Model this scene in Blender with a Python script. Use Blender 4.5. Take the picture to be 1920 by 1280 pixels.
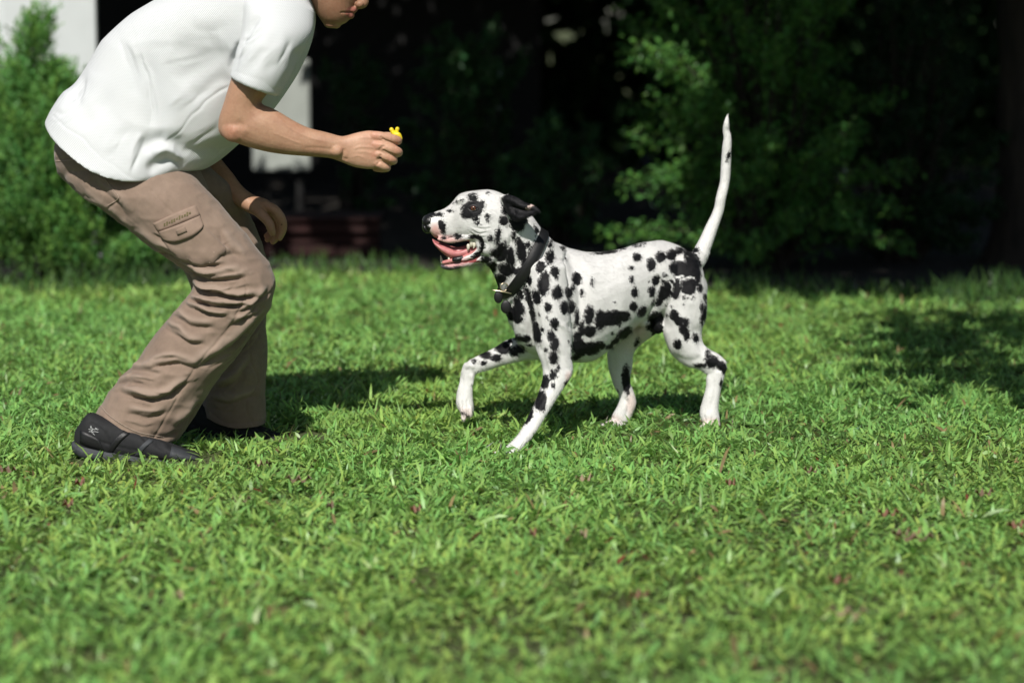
import bpy, math, random
import numpy as np
from mathutils import Vector
from mathutils.bvhtree import BVHTree

for o in list(bpy.data.objects):
    bpy.data.objects.remove(o)
sc = bpy.context.scene
C = sc.collection
rnd = random.Random(7)
R = np.random.default_rng(11)

# ------------------------------------------------------------------ camera
LENS, SENSOR, CAM_H, HORIZON = 85.0, 36.0, 1.1, 51.0
F = 1920 * LENS / SENSOR
PITCH = math.atan((640 - HORIZON) / F)
cam_data = bpy.data.cameras.new('camera')
cam = bpy.data.objects.new('camera', cam_data)
C.objects.link(cam)
cam.location = (0, 0, CAM_H)
cam.rotation_euler = (math.pi / 2 - PITCH, 0, 0)
cam_data.lens = LENS
cam_data.sensor_width = SENSOR
cam_data.clip_start = 0.1
cam_data.clip_end = 2000
cam_data.dof.use_dof = True
cam_data.dof.focus_distance = 6.28
cam_data.dof.aperture_fstop = 2.05
sc.camera = cam

# ------------------------------------------------------------------ light
SUN_EL, SUN_X = math.radians(46), -0.15      # the sun stands behind the camera, a little to its left
world = bpy.data.worlds.new('World')
sc.world = world
world.use_nodes = True
wn = world.node_tree
wn.nodes.clear()
wo = wn.nodes.new('ShaderNodeOutputWorld')
wb = wn.nodes.new('ShaderNodeBackground')
ws = wn.nodes.new('ShaderNodeTexSky')
ws.sky_type = 'NISHITA'
ws.sun_disc = False
ws.sun_elevation = SUN_EL
ws.sun_rotation = math.pi + math.atan2(0.15, 1.0)
wb.inputs[1].default_value = 0.05
wn.links.new(ws.outputs[0], wb.inputs[0])
wn.links.new(wb.outputs[0], wo.inputs[0])
sd = bpy.data.lights.new('sun', 'SUN')
sd.energy = 4.2
sd.angle = math.radians(0.53)
sd.color = (1.0, 0.955, 0.89)
sun = bpy.data.objects.new('sun', sd)
C.objects.link(sun)
_h = Vector((SUN_X, -1.0, 0)).normalized()
TO_SUN = Vector((_h.x * math.cos(SUN_EL), _h.y * math.cos(SUN_EL), math.sin(SUN_EL)))
sun.rotation_euler = TO_SUN.to_track_quat('Z', 'Y').to_euler()
sun.location = (-2, -6, 8)
sc.view_settings.view_transform = 'Standard'
sc.view_settings.look = 'None'
sc.view_settings.exposure = 0.22
sc.view_settings.gamma = 1.0
sc.view_settings.use_curve_mapping = False
sc.cycles.max_bounces = 6
sc.cycles.diffuse_bounces = 3
sc.cycles.transparent_max_bounces = 6
sc.cycles.use_denoising = True

# ------------------------------------------------------------------ measuring helpers
CP, SP = math.cos(PITCH), math.sin(PITCH)
def ray(px, py):
    cx, cy = (px - 960) / F, (640 - py) / F
    return np.array([cx, CP + cy * SP, -SP + cy * CP])
def at(px, py, Y):
    d = ray(px, py)
    return np.array([0, 0, CAM_H]) + d * (Y / d[1])
def on_ground(px, py, z=0.0):
    d = ray(px, py)
    return np.array([0, 0, CAM_H]) + d * ((z - CAM_H) / d[2])
def project(V):
    x, y, z = V[:, 0], V[:, 1], V[:, 2] - CAM_H
    dep = y * CP - z * SP
    up = y * SP + z * CP
    return np.stack([960 + F * x / dep, 640 - F * up / dep], 1)
def mpp(Y):
    return Y / F          # metres for one photo pixel at depth Y
def z1(x, y): return (760 + x / 4.267, 320 + y / 4.267)
def z2(x, y): return (900 + x / 2.909, 440 + y / 2.909)
def z3(x, y): return (1040 + x / 3.2, 420 + y / 3.2)
def z4(x, y): return (60 + x / 3.368, y / 3.368)
def z6(x, y): return (80 + x / 1.883, 220 + y / 1.883)

def vnoise(P, scale, seed=0):
    """smooth value noise, -1..1"""
    Q = P * scale + seed * 17.13
    I = np.floor(Q).astype(np.int64)
    f = Q - I
    f = f * f * (3 - 2 * f)
    out = np.zeros(len(P))
    for dx in (0, 1):
        for dy in (0, 1):
            for dz in (0, 1):
                h = ((I[:, 0] + dx) * 73856093) ^ ((I[:, 1] + dy) * 19349663) ^ ((I[:, 2] + dz) * 83492791) ^ (seed * 2654435)
                h = (h ^ (h >> 13)) * 1274126177
                v = ((h >> 8) & 0xFFFF) / 32767.5 - 1
                wx = f[:, 0] if dx else 1 - f[:, 0]
                wy = f[:, 1] if dy else 1 - f[:, 1]
                wz = f[:, 2] if dz else 1 - f[:, 2]
                out += v * wx * wy * wz
    return out

# ------------------------------------------------------------------ object helpers
def tag(o, label=None, cat=None, group=None, kind=None):
    if label: o['label'] = label
    if cat: o['category'] = cat
    if group: o['group'] = group
    if kind: o['kind'] = kind
    return o
def empty(name, loc):
    o = bpy.data.objects.new(name, None)
    C.objects.link(o)
    o.location = loc
    o.empty_display_size = 0.1
    bpy.context.view_layer.update()
    return o
def link(name, me, mat=None, parent=None):
    o = bpy.data.objects.new(name, me)
    C.objects.link(o)
    if mat: me.materials.append(mat)
    if parent is not None:
        o.parent = parent
        o.matrix_parent_inverse = parent.matrix_world.inverted()
    return o
def mesh_np(name, V, Fc, smooth=True):
    """V (n,3); Fc (m,k) constant face size"""
    me = bpy.data.meshes.new(name)
    V = np.ascontiguousarray(V, np.float32); Fc = np.ascontiguousarray(Fc, np.int32)
    m, k = Fc.shape
    me.vertices.add(len(V)); me.vertices.foreach_set('co', V.ravel())
    me.loops.add(m * k); me.loops.foreach_set('vertex_index', Fc.ravel())
    me.polygons.add(m)
    me.polygons.foreach_set('loop_start', np.arange(0, m * k, k, dtype=np.int32))
    me.polygons.foreach_set('use_smooth', np.full(m, smooth, bool))
    me.update(calc_edges=True)
    return me
def mesh_py(name, V, Fc, smooth=True):
    me = bpy.data.meshes.new(name)
    me.from_pydata([tuple(map(float, v)) for v in V], [], [tuple(map(int, f)) for f in Fc])
    me.polygons.foreach_set('use_smooth', np.full(len(me.polygons), smooth, bool))
    me.update()
    return me
def add_attr(me, name, data):
    data = np.asarray(data, np.float32)
    if data.ndim == 1:
        a = me.attributes.new(name, 'FLOAT', 'POINT'); a.data.foreach_set('value', data)
    else:
        if data.shape[1] == 3: data = np.concatenate([data, np.ones((len(data), 1), np.float32)], 1)
        a = me.attributes.new(name, 'FLOAT_COLOR', 'POINT'); a.data.foreach_set('color', np.ascontiguousarray(data).ravel())

# ------------------------------------------------------------------ materials
class N:
    def __init__(s, name):
        s.m = bpy.data.materials.new(name); s.m.use_nodes = True
        s.t = s.m.node_tree; s.t.nodes.clear()
        s.out = s.t.nodes.new('ShaderNodeOutputMaterial')
    def n(s, typ, **kw):
        nd = s.t.nodes.new('ShaderNode' + typ)
        for k, v in kw.items(): setattr(nd, k, v)
        return nd
    def l(s, a, b): s.t.links.new(a, b)
    def set(s, sock, v):
        if hasattr(v, 'links'): s.l(v, sock)
        else: sock.default_value = v
    def tex(s, kind='Object'): return s.n('TexCoord').outputs[kind]
    def noise(s, scale, detail=3, rough=.55, vec=None):
        t = s.n('TexNoise'); t.inputs['Scale'].default_value = scale
        t.inputs['Detail'].default_value = detail; t.inputs['Roughness'].default_value = rough
        s.l(vec if vec is not None else s.tex(), t.inputs['Vector']); return t.outputs[0]
    def ramp(s, fac, stops):
        r = s.n('ValToRGB'); e = r.color_ramp.elements
        while len(e) < len(stops): e.new(0.5)
        for el, (p, c) in zip(e, stops):
            el.position = p; el.color = (*c, 1) if len(c) == 3 else c
        s.l(fac, r.inputs[0]); return r.outputs[0]
    def mix(s, fac, a, b, mode='MIX'):
        x = s.n('MixRGB', blend_type=mode)
        for sock, v in zip(x.inputs, (fac, a, b)):
            if hasattr(v, 'links'): s.l(v, sock)
            elif isinstance(v, (int, float)): sock.default_value = v
            else: sock.default_value = (*v, 1)
        return x.outputs[0]
    def math(s, op, a, b=0.0, clamp=False):
        x = s.n('Math', operation=op, use_clamp=clamp)
        s.set(x.inputs[0], a); s.set(x.inputs[1], b); return x.outputs[0]
    def attr(s, name, out='Color'):
        return s.n('Attribute', attribute_name=name).outputs[out]
    def bump(s, h, strength, dist):
        b = s.n('Bump'); b.inputs['Strength'].default_value = strength; b.inputs['Distance'].default_value = dist
        s.l(h, b.inputs['Height']); return b.outputs[0]
    def pbr(s, col, rough=.6, nrm=None, **kw):
        p = s.n('BsdfPrincipled')
        if hasattr(col, 'links'): s.l(col, p.inputs['Base Color'])
        else: p.inputs['Base Color'].default_value = (*col, 1)
        s.set(p.inputs['Roughness'], rough)
        if nrm is not None: s.l(nrm, p.inputs['Normal'])
        for k, v in kw.items(): s.set(p.inputs[k.replace('_', ' ')], v)
        s.l(p.outputs[0], s.out.inputs[0]); return s.m

def plain(name, col, rough=.6, var=.15, scale=30, bump=.3, dist=.002, **kw):
    m = N(name)
    nz = m.noise(scale, 4)
    c = m.ramp(nz, [(.3, tuple(x * (1 - var) for x in col)), (.7, tuple(min(1, x * (1 + var)) for x in col))])
    return m.pbr(c, rough, m.bump(m.noise(scale * 4, 3), bump, dist), **kw)

def leaf_mat(name, gloss=.25, trans=.35, rough=.4, objvar=0.0):
    """thin leaf: colour comes from the attribute 'tint' of each leaf"""
    m = N(name)
    col = m.attr('tint')
    nz = m.noise(60, 2)
    col = m.mix(1.0, col, m.ramp(nz, [(.25, (.8, .8, .8)), (.75, (1.2, 1.2, 1.2))]), 'MULTIPLY')
    d = m.n('BsdfDiffuse'); m.l(col, d.inputs[0])
    t = m.n('BsdfTranslucent'); m.l(m.mix(1.0, col, (1.15, 1.25, .6), 'MULTIPLY'), t.inputs[0])
    g = m.n('BsdfGlossy'); g.inputs['Roughness'].default_value = rough
    g.inputs[0].default_value = (.8, .85, .8, 1)
    a = m.n('MixShader'); a.inputs[0].default_value = trans
    m.l(d.outputs[0], a.inputs[1]); m.l(t.outputs[0], a.inputs[2])
    fr = m.n('Fresnel'); fr.inputs[0].default_value = 1.45
    b = m.n('MixShader'); m.l(m.math('MULTIPLY', fr.outputs[0], gloss * 2.2, True), b.inputs[0])
    m.l(a.outputs[0], b.inputs[1]); m.l(g.outputs[0], b.inputs[2])
    m.l(b.outputs[0], m.out.inputs[0])
    return m.m

MAT = {}
MAT['leaf'] = leaf_mat('leaf_green')
MAT['grass'] = leaf_mat('grass_blade', gloss=.26, trans=.38, rough=.36)
MAT['shade_leaf'] = leaf_mat('matt_leaf', gloss=.05, trans=.2, rough=.6)
m = N('soil')
nz = m.noise(9, 6, .65); n2 = m.noise(140, 3)
c = m.ramp(nz, [(.35, (.05, .07, .02)), (.55, (.085, .10, .034)), (.75, (.13, .105, .055))])
c = m.mix(.6, c, m.ramp(n2, [(.3, (.3, .3, .3)), (.7, (1.3, 1.3, 1.2))]), 'MULTIPLY')
MAT['soil'] = m.pbr(c, .95, m.bump(n2, .6, .01))
m = N('bark')
v = m.tex(); mp = m.n('Mapping'); mp.inputs['Scale'].default_value = (14, 14, 3); m.l(v, mp.inputs[0])
nz = m.noise(1.5, 6, .65, mp.outputs[0])
MAT['bark'] = m.pbr(m.ramp(nz, [(.3, (.012, .010, .008)), (.55, (.034, .026, .020)), (.8, (.075, .062, .05))]), .95, m.bump(nz, 1, .02))
MAT['twig'] = plain('twig', (.022, .016, .011), .9)
MAT['white_wall'] = plain('white_render', (.58, .615, .615), .8, .04, 6, .2, .002)
MAT['dark_wall'] = plain('dark_wall_paint', (.012, .012, .012), .9, .2, 3)
MAT['red_board'] = plain('red_board', (.02, .0038, .003), .9, .3, 8)
MAT['pale_board'] = plain('pale_board', (.36, .39, .36), .8, .12, 4, .2, .002)
MAT['concrete'] = plain('concrete', (.25, .25, .24), .9, .15, 5)

# ------------------------------------------------------------------ solid builders
def interp_rows(rows, k):
    """Catmull-Rom through rows of parameters, k steps a span"""
    A = np.array(rows, float); n = len(A)
    if n < 3 or k < 2: return A
    P = np.vstack([2 * A[0] - A[1], A, 2 * A[-1] - A[-2]])
    out = []
    for i in range(n - 1):
        p0, p1, p2, p3 = P[i:i + 4]
        for j in range(k):
            t = j / k
            out.append(.5 * ((2 * p1) + (-p0 + p2) * t + (2 * p0 - 5 * p1 + 4 * p2 - p3) * t * t + (-p0 + 3 * p1 - 3 * p2 + p3) * t ** 3))
    out.append(A[-1]); return np.array(out)
def rings_to_mesh(rings):
    n = len(rings[0]); V = [p for r in rings for p in r]; Fc = []
    for i in range(len(rings) - 1):
        for j in range(n):
            a, b = i * n + j, i * n + (j + 1) % n
            Fc.append((a, b, b + n, a + n))
    c0 = len(V); V.append(np.mean(rings[0], 0)); c1 = len(V); V.append(np.mean(rings[-1], 0))
    L = (len(rings) - 1) * n
    for j in range(n):
        Fc.append((c0, (j + 1) % n, j)); Fc.append((c1, L + j, L + (j + 1) % n))
    return V, Fc
def loft(rungs, k=4, n=28, p=2.0, hollow=0.0, dome=True):
    """rung = (ax, ay, bx, by, Y, w[, sag px]); A and B are the two edges, w the half depth in metres"""
    rows = [tuple(r) + (0,) * (7 - len(r)) for r in rungs]
    rows = interp_rows(rows, k)
    rings = []
    for ax, ay, bx, by, Y, w, sag in rows:
        A, B = at(ax, ay, Y), at(bx, by, Y)
        c, u = (A + B) / 2, (A - B) / 2
        t = np.linspace(0, 2 * math.pi, n, endpoint=False)
        ct, st = np.cos(t), np.sin(t)
        ct, st = np.sign(ct) * abs(ct) ** (2 / p), np.sign(st) * abs(st) ** (2 / p)
        ring = c + np.outer(ct, u) + np.outer(st, np.array([0, max(w, 1e-3), 0]))
        ring[:, 2] -= sag * mpp(Y) * st ** 2
        rings.append(ring)
    if dome:
        for end in (0, -1):
            r0 = rings[end]; r1 = rings[1 if end == 0 else -2]
            c = r0.mean(0); d = c - r1.mean(0); d /= max(np.linalg.norm(d), 1e-6)
            rad = np.linalg.norm(r0 - c, axis=1).min()
            extra = [c + (r0 - c) * s + d * rad * h for s, h in ((.85, .28), (.55, .45))]
            if end == 0:
                rings = extra[::-1] + rings
            elif not hollow:
                rings = rings + extra
    if hollow:
        # fold the last ring back inside so the cloth ends in an open edge
        r0 = rings[-1]; c = r0.mean(0)
        back = rings[-1 - 2 * k].mean(0) - c
        rings.append(c + (r0 - c) * (1 - hollow) )
        rings.append(c + (r0 - c) * (1 - hollow) * .72 + back * .6)
    return rings_to_mesh(rings)
def tube3(pts, n=14, k=4):
    """pts rows (x, y, z, r) in metres; round ends"""
    A = interp_rows(pts, k)
    P, rad = A[:, :3], np.maximum(A[:, 3], 1e-4)
    T = np.gradient(P, axis=0); T /= np.maximum(np.linalg.norm(T, axis=1)[:, None], 1e-9)
    ref = np.array([0, 1, 0.]) if abs(T[0][1]) < .9 else np.array([1, 0, 0.])
    rings = []; t = np.linspace(0, 2 * math.pi, n, endpoint=False)
    def ring(c, T_, r):
        nonlocal ref
        u = np.cross(T_, ref); u /= np.linalg.norm(u); v = np.cross(u, T_); ref = v
        return c + r * (np.outer(np.cos(t), u) + np.outer(np.sin(t), v))
    for s, h in ((.35, .93), (.75, .66)):
        rings.append(ring(P[0] - T[0] * rad[0] * h, T[0], rad[0] * s))
    for i in range(len(P)): rings.append(ring(P[i], T[i], rad[i]))
    for s, h in ((.75, .66), (.35, .93)):
        rings.append(ring(P[-1] + T[-1] * rad[-1] * h, T[-1], rad[-1] * s))
    return rings_to_mesh(rings)
def tubep(pts, n=14, k=4):
    """pts rows (px, py, Y, r px)"""
    return tube3([(*at(x, y, Y), r * mpp(Y)) for x, y, Y, r in pts], n, k)
def blob(px, py, Y, rx, ry, rz, n=16):
    """ellipsoid: rx, rz in px, ry in metres (depth)"""
    c = at(px, py, Y); s = mpp(Y); rings = []
    for a in np.linspace(-math.pi / 2, math.pi / 2, n)[1:-1]:
        t = np.linspace(0, 2 * math.pi, n, endpoint=False)
        rings.append(np.stack([c[0] + rx * s * math.cos(a) * np.cos(t), c[1] + ry * math.cos(a) * np.sin(t), c[2] + rz * s * math.sin(a) + 0 * t], 1))
    return rings_to_mesh(rings)
def join(parts):
    V, Fc = [], []
    for v, f in parts:
        o = len(V); V += list(v); Fc += [tuple(i + o for i in q) for q in f]
    return V, Fc

class Sculpt:
    """overlapping closed shapes grown into one continuous surface, then shaped with strokes"""
    def __init__(s, parts, voxel, smooth=6):
        V, Fc = join(parts)
        me = mesh_py('tmp', V, Fc); o = bpy.data.objects.new('tmp', me); C.objects.link(o)
        md = o.modifiers.new('r', 'REMESH'); md.mode = 'VOXEL'; md.voxel_size = voxel
        dg = bpy.context.evaluated_depsgraph_get()
        ev = o.evaluated_get(dg); m2 = ev.to_mesh()
        s.V = np.empty((len(m2.vertices), 3), np.float32); m2.vertices.foreach_get('co', s.V.ravel()); s.V = s.V.astype(float)
        li = np.empty(len(m2.loops), np.int32); m2.loops.foreach_get('vertex_index', li)
        s.F = li.reshape(-1, 4)
        ed = np.empty(len(m2.edges) * 2, np.int32); m2.edges.foreach_get('vertices', ed); s.E = ed.reshape(-1, 2)
        ev.to_mesh_clear(); bpy.data.objects.remove(o); bpy.data.meshes.remove(me)
        s.deg = np.bincount(s.E.ravel(), minlength=len(s.V)).astype(float)
        s.taubin(smooth)
    def lap(s, X):
        out = np.zeros_like(X)
        for k in range(X.shape[1]):
            out[:, k] = np.bincount(s.E[:, 0], X[s.E[:, 1], k], len(X)) + np.bincount(s.E[:, 1], X[s.E[:, 0], k], len(X))
        return out / s.deg[:, None] - X
    def taubin(s, it, a=.55, b=-.56):
        for _ in range(it):
            s.V += a * s.lap(s.V); s.V += b * s.lap(s.V)
    def relax(s, it, mask=None):
        for _ in range(it):
            d = .5 * s.lap(s.V)
            s.V += d if mask is None else d * mask[:, None]
    def normals(s):
        a, b, c, d = (s.V[s.F[:, i]] for i in range(4))
        fn = np.cross(c - a, d - b); n = np.zeros_like(s.V)
        for i in range(4):
            for k in range(3): n[:, k] += np.bincount(s.F[:, i], fn[:, k], len(s.V))
        return n / np.maximum(np.linalg.norm(n, axis=1)[:, None], 1e-12)
    def front(s, n):
        d = s.V - np.array([0, 0, CAM_H]); d /= np.linalg.norm(d, axis=1)[:, None]
        return np.clip(-(d * n).sum(1) * 2.5, 0, 1)
    def strokes(s, items, noise=.0, mask=None, keep=False):
        """items (points px, depth m, width px, mode): groove / ridge / fold, pressed into the side that the stroke lies on"""
        n = s.normals(); fr = s.front(n); p = project(s.V)
        if mask is not None: fr = fr * mask
        if noise: p = p + np.stack([vnoise(s.V, 30, 3), vnoise(s.V, 30, 4)], 1) * noise
        D = np.zeros(len(s.V))
        for pts, dep, wid, mode in items:
            d, sd, tt = poly_dist(p, interp_rows([tuple(q) for q in pts], 6) if len(pts) > 2 else np.array(pts, float))
            tap = np.clip(np.minimum(tt, 1 - tt) / .18, 0, 1) ** .7 * .85 + .15
            if mode == 'seam': tap = 1
            g = np.exp(-(d / wid) ** 2)
            if mode in ('groove', 'seam'): D -= dep * g * tap
            elif mode == 'ridge': D += dep * g * tap
            else: D += dep * tap * (-1.15 * np.exp(-(d / (.75 * wid)) ** 1.25) + .85 * np.exp(-((sd + 1.5 * wid) / (1.2 * wid)) ** 2) * np.exp(-(np.maximum(d - np.abs(sd), 0) / wid) ** 2))
        s.V += n * (D * fr)[:, None]
        s.D = D * fr
    def jitter(s, amp, scale, seed):
        s.V += s.normals() * (amp * vnoise(s.V, scale, seed))[:, None]
    def crumple(s, amp, scale, seed):
        Q = s.V * np.array([1, 1, 1.6])
        s.V += s.normals() * (amp * (.35 - np.abs(vnoise(Q, scale, seed))))[:, None]
    def mesh(s, name): return mesh_np(name, s.V, s.F)
    def bvh(s): return BVHTree.FromPolygons([tuple(v) for v in s.V], [tuple(f) for f in s.F])

def poly_dist(p, pts):
    """distance, signed distance and position 0..1 of points p to a polyline"""
    best = np.full(len(p), 1e9); sg = np.zeros(len(p)); tt = np.zeros(len(p))
    seg = np.linalg.norm(np.diff(pts, axis=0), axis=1); tot = max(seg.sum(), 1e-6); acc = 0
    for i in range(len(pts) - 1):
        a, b = pts[i], pts[i + 1]; ab = b - a; L2 = max((ab ** 2).sum(), 1e-9)
        t = np.clip(((p - a) @ ab) / L2, 0, 1); q = p - a - t[:, None] * ab
        d = np.hypot(q[:, 0], q[:, 1]); m_ = d < best
        best[m_] = d[m_]; s_ = np.sign(ab[0] * (p[:, 1] - a[1]) - ab[1] * (p[:, 0] - a[0])); sg[m_] = s_[m_]
        tt[m_] = (acc + t * seg[i])[m_] / tot; acc += seg[i]
    return best, best * sg, tt
def hit(bvh, px, py):
    d = Vector(ray(px, py)).normalized()
    loc, nrm, _, _ = bvh.ray_cast(Vector((0, 0, CAM_H)), d)
    return loc, nrm
def patch(bvh, top, bot, nu, nv, off, thick):
    """a piece of cloth lying on a surface between two edge curves (photo pixels)"""
    T = interp_rows(top, 8) if len(top) > 2 else np.array(top, float)
    B = interp_rows(bot, 8) if len(bot) > 2 else np.array(bot, float)
    def sample(A, u):
        seg = np.r_[0, np.cumsum(np.linalg.norm(np.diff(A, axis=0), axis=1))]; seg /= seg[-1]
        return np.array([np.interp(u, seg, A[:, 0]), np.interp(u, seg, A[:, 1])])
    P, Nn = [], []
    last = None
    for i in range(nu + 1):
        a, b = sample(T, i / nu), sample(B, i / nu)
        for j in range(nv + 1):
            q = a + (b - a) * j / nv
            loc, nr = hit(bvh, *q)
            if loc is None: loc, nr = last
            last = (loc, nr); P.append(np.array(loc)); Nn.append(np.array(nr))
    P, Nn = np.array(P), np.array(Nn)
    G = P.reshape(nu + 1, nv + 1, 3)
    avg = Nn.mean(0); avg /= np.linalg.norm(avg)
    up, lo = P + avg * off, P + avg * (off - thick)
    n1 = nv + 1; M = len(P); Fc = []
    idx = lambda i, j: i * n1 + j
    for i in range(nu):
        for j in range(nv):
            Fc.append((idx(i, j), idx(i, j + 1), idx(i + 1, j + 1), idx(i + 1, j)))
            Fc.append(tuple(M + q for q in (idx(i + 1, j), idx(i + 1, j + 1), idx(i, j + 1), idx(i, j))))
    rim = [idx(i, 0) for i in range(nu)] + [idx(nu, j) for j in range(nv)] + [idx(i, nv) for i in range(nu, 0, -1)] + [idx(0, j) for j in range(nv, 0, -1)]
    for a, b in zip(rim, rim[1:] + rim[:1]): Fc.append((a, b, M + b, M + a))
    return np.vstack([up, lo]), Fc

def box(x0, x1, y0, y1, z0, z1, bev=.01):
    V = [(x, y, z) for z in (z0, z1) for y in (y0, y1) for x in (x0, x1)]
    import bmesh
    bm = bmesh.new(); vs = [bm.verts.new(v) for v in V]
    for f in ((0, 2, 3, 1), (4, 5, 7, 6), (0, 1, 5, 4), (2, 6, 7, 3), (0, 4, 6, 2), (1, 3, 7, 5)): bm.faces.new([vs[i] for i in f])
    if bev: bmesh.ops.bevel(bm, geom=bm.edges[:], offset=bev, segments=2, affect='EDGES', profile=.5)
    me = bpy.data.meshes.new('box'); bm.to_mesh(me); bm.free(); return me

# ------------------------------------------------------------------ leaves
def leaf_mesh(name, P, D, Nn, L, W, col, fold=.25, droop=.15):
    """one folded leaf (4 triangles-worth of quads) at each P along D, facing Nn"""
    n = len(P)
    D = D / np.maximum(np.linalg.norm(D, axis=1)[:, None], 1e-9)
    S = np.cross(D, Nn); S /= np.maximum(np.linalg.norm(S, axis=1)[:, None], 1e-9)
    U = np.cross(S, D)
    L = np.broadcast_to(L, n)[:, None]; W = np.broadcast_to(W, n)[:, None]
    a = P; b = P + D * L * .45 + S * W * .5 + U * W * fold; c = P + D * L * .45 - S * W * .5 + U * W * fold
    mid = P + D * L * .5; t = P + D * L - U * L * droop
    V = np.stack([a, b, mid, c, t], 1).reshape(-1, 3)
    i = (np.arange(n) * 5)[:, None]
    Fc = np.concatenate([i + np.array([[0, 1, 2]]), i + np.array([[0, 2, 3]]), i + np.array([[1, 4, 2]]), i + np.array([[2, 4, 3]])])
    me = mesh_np(name, V, Fc, False)
    add_attr(me, 'tint', np.repeat(np.clip(col, 0, 1), 5, 0))
    return me
def rvec(n):
    v = R.normal(size=(n, 3)); return v / np.linalg.norm(v, axis=1)[:, None]
def colvar(base, n, amp=.25, hue=.15):
    c = np.tile(np.array(base, float), (n, 1)) * (1 + R.uniform(-amp, amp, n))[:, None]
    h = R.uniform(-hue, hue, n); c[:, 0] *= 1 + h; c[:, 2] *= 1 - h; return c

# ================================================================== GROUND
gm = N('lawn_far')
g = gm.noise(5, 5); 
GROUND = link('ground', mesh_np('ground', np.array([[-400, -60, 0], [400, -60, 0], [400, 900, 0], [-400, 900, 0]], float), np.array([[0, 1, 2, 3]]), False), MAT['soil'])
tag(GROUND, kind='structure')

m = N('bed_soil')
MAT['bed'] = m.pbr(m.ramp(m.noise(12, 6), [(.35, (.010, .008, .006)), (.7, (.028, .022, .015))]), .95, m.bump(m.noise(40, 4), .8, .02))
xs = np.linspace(-6, 7, 60); ye = np.interp(xs, [-1.5, -1.25, .2, .5, 1.2, 2.0], [10.1, 10.7, 10.65, 10.05, 9.85, 9.4]) - .05
Vb = np.concatenate([np.stack([xs, ye, .004 + 0 * xs], 1), np.stack([xs, 0 * xs + 24, .004 + 0 * xs], 1)])
tag(link('planting_bed', mesh_np('planting_bed', Vb, np.array([[i, i + 1, 61 + i, 60 + i] for i in range(59)]), False), MAT['bed']), kind='structure')
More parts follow.
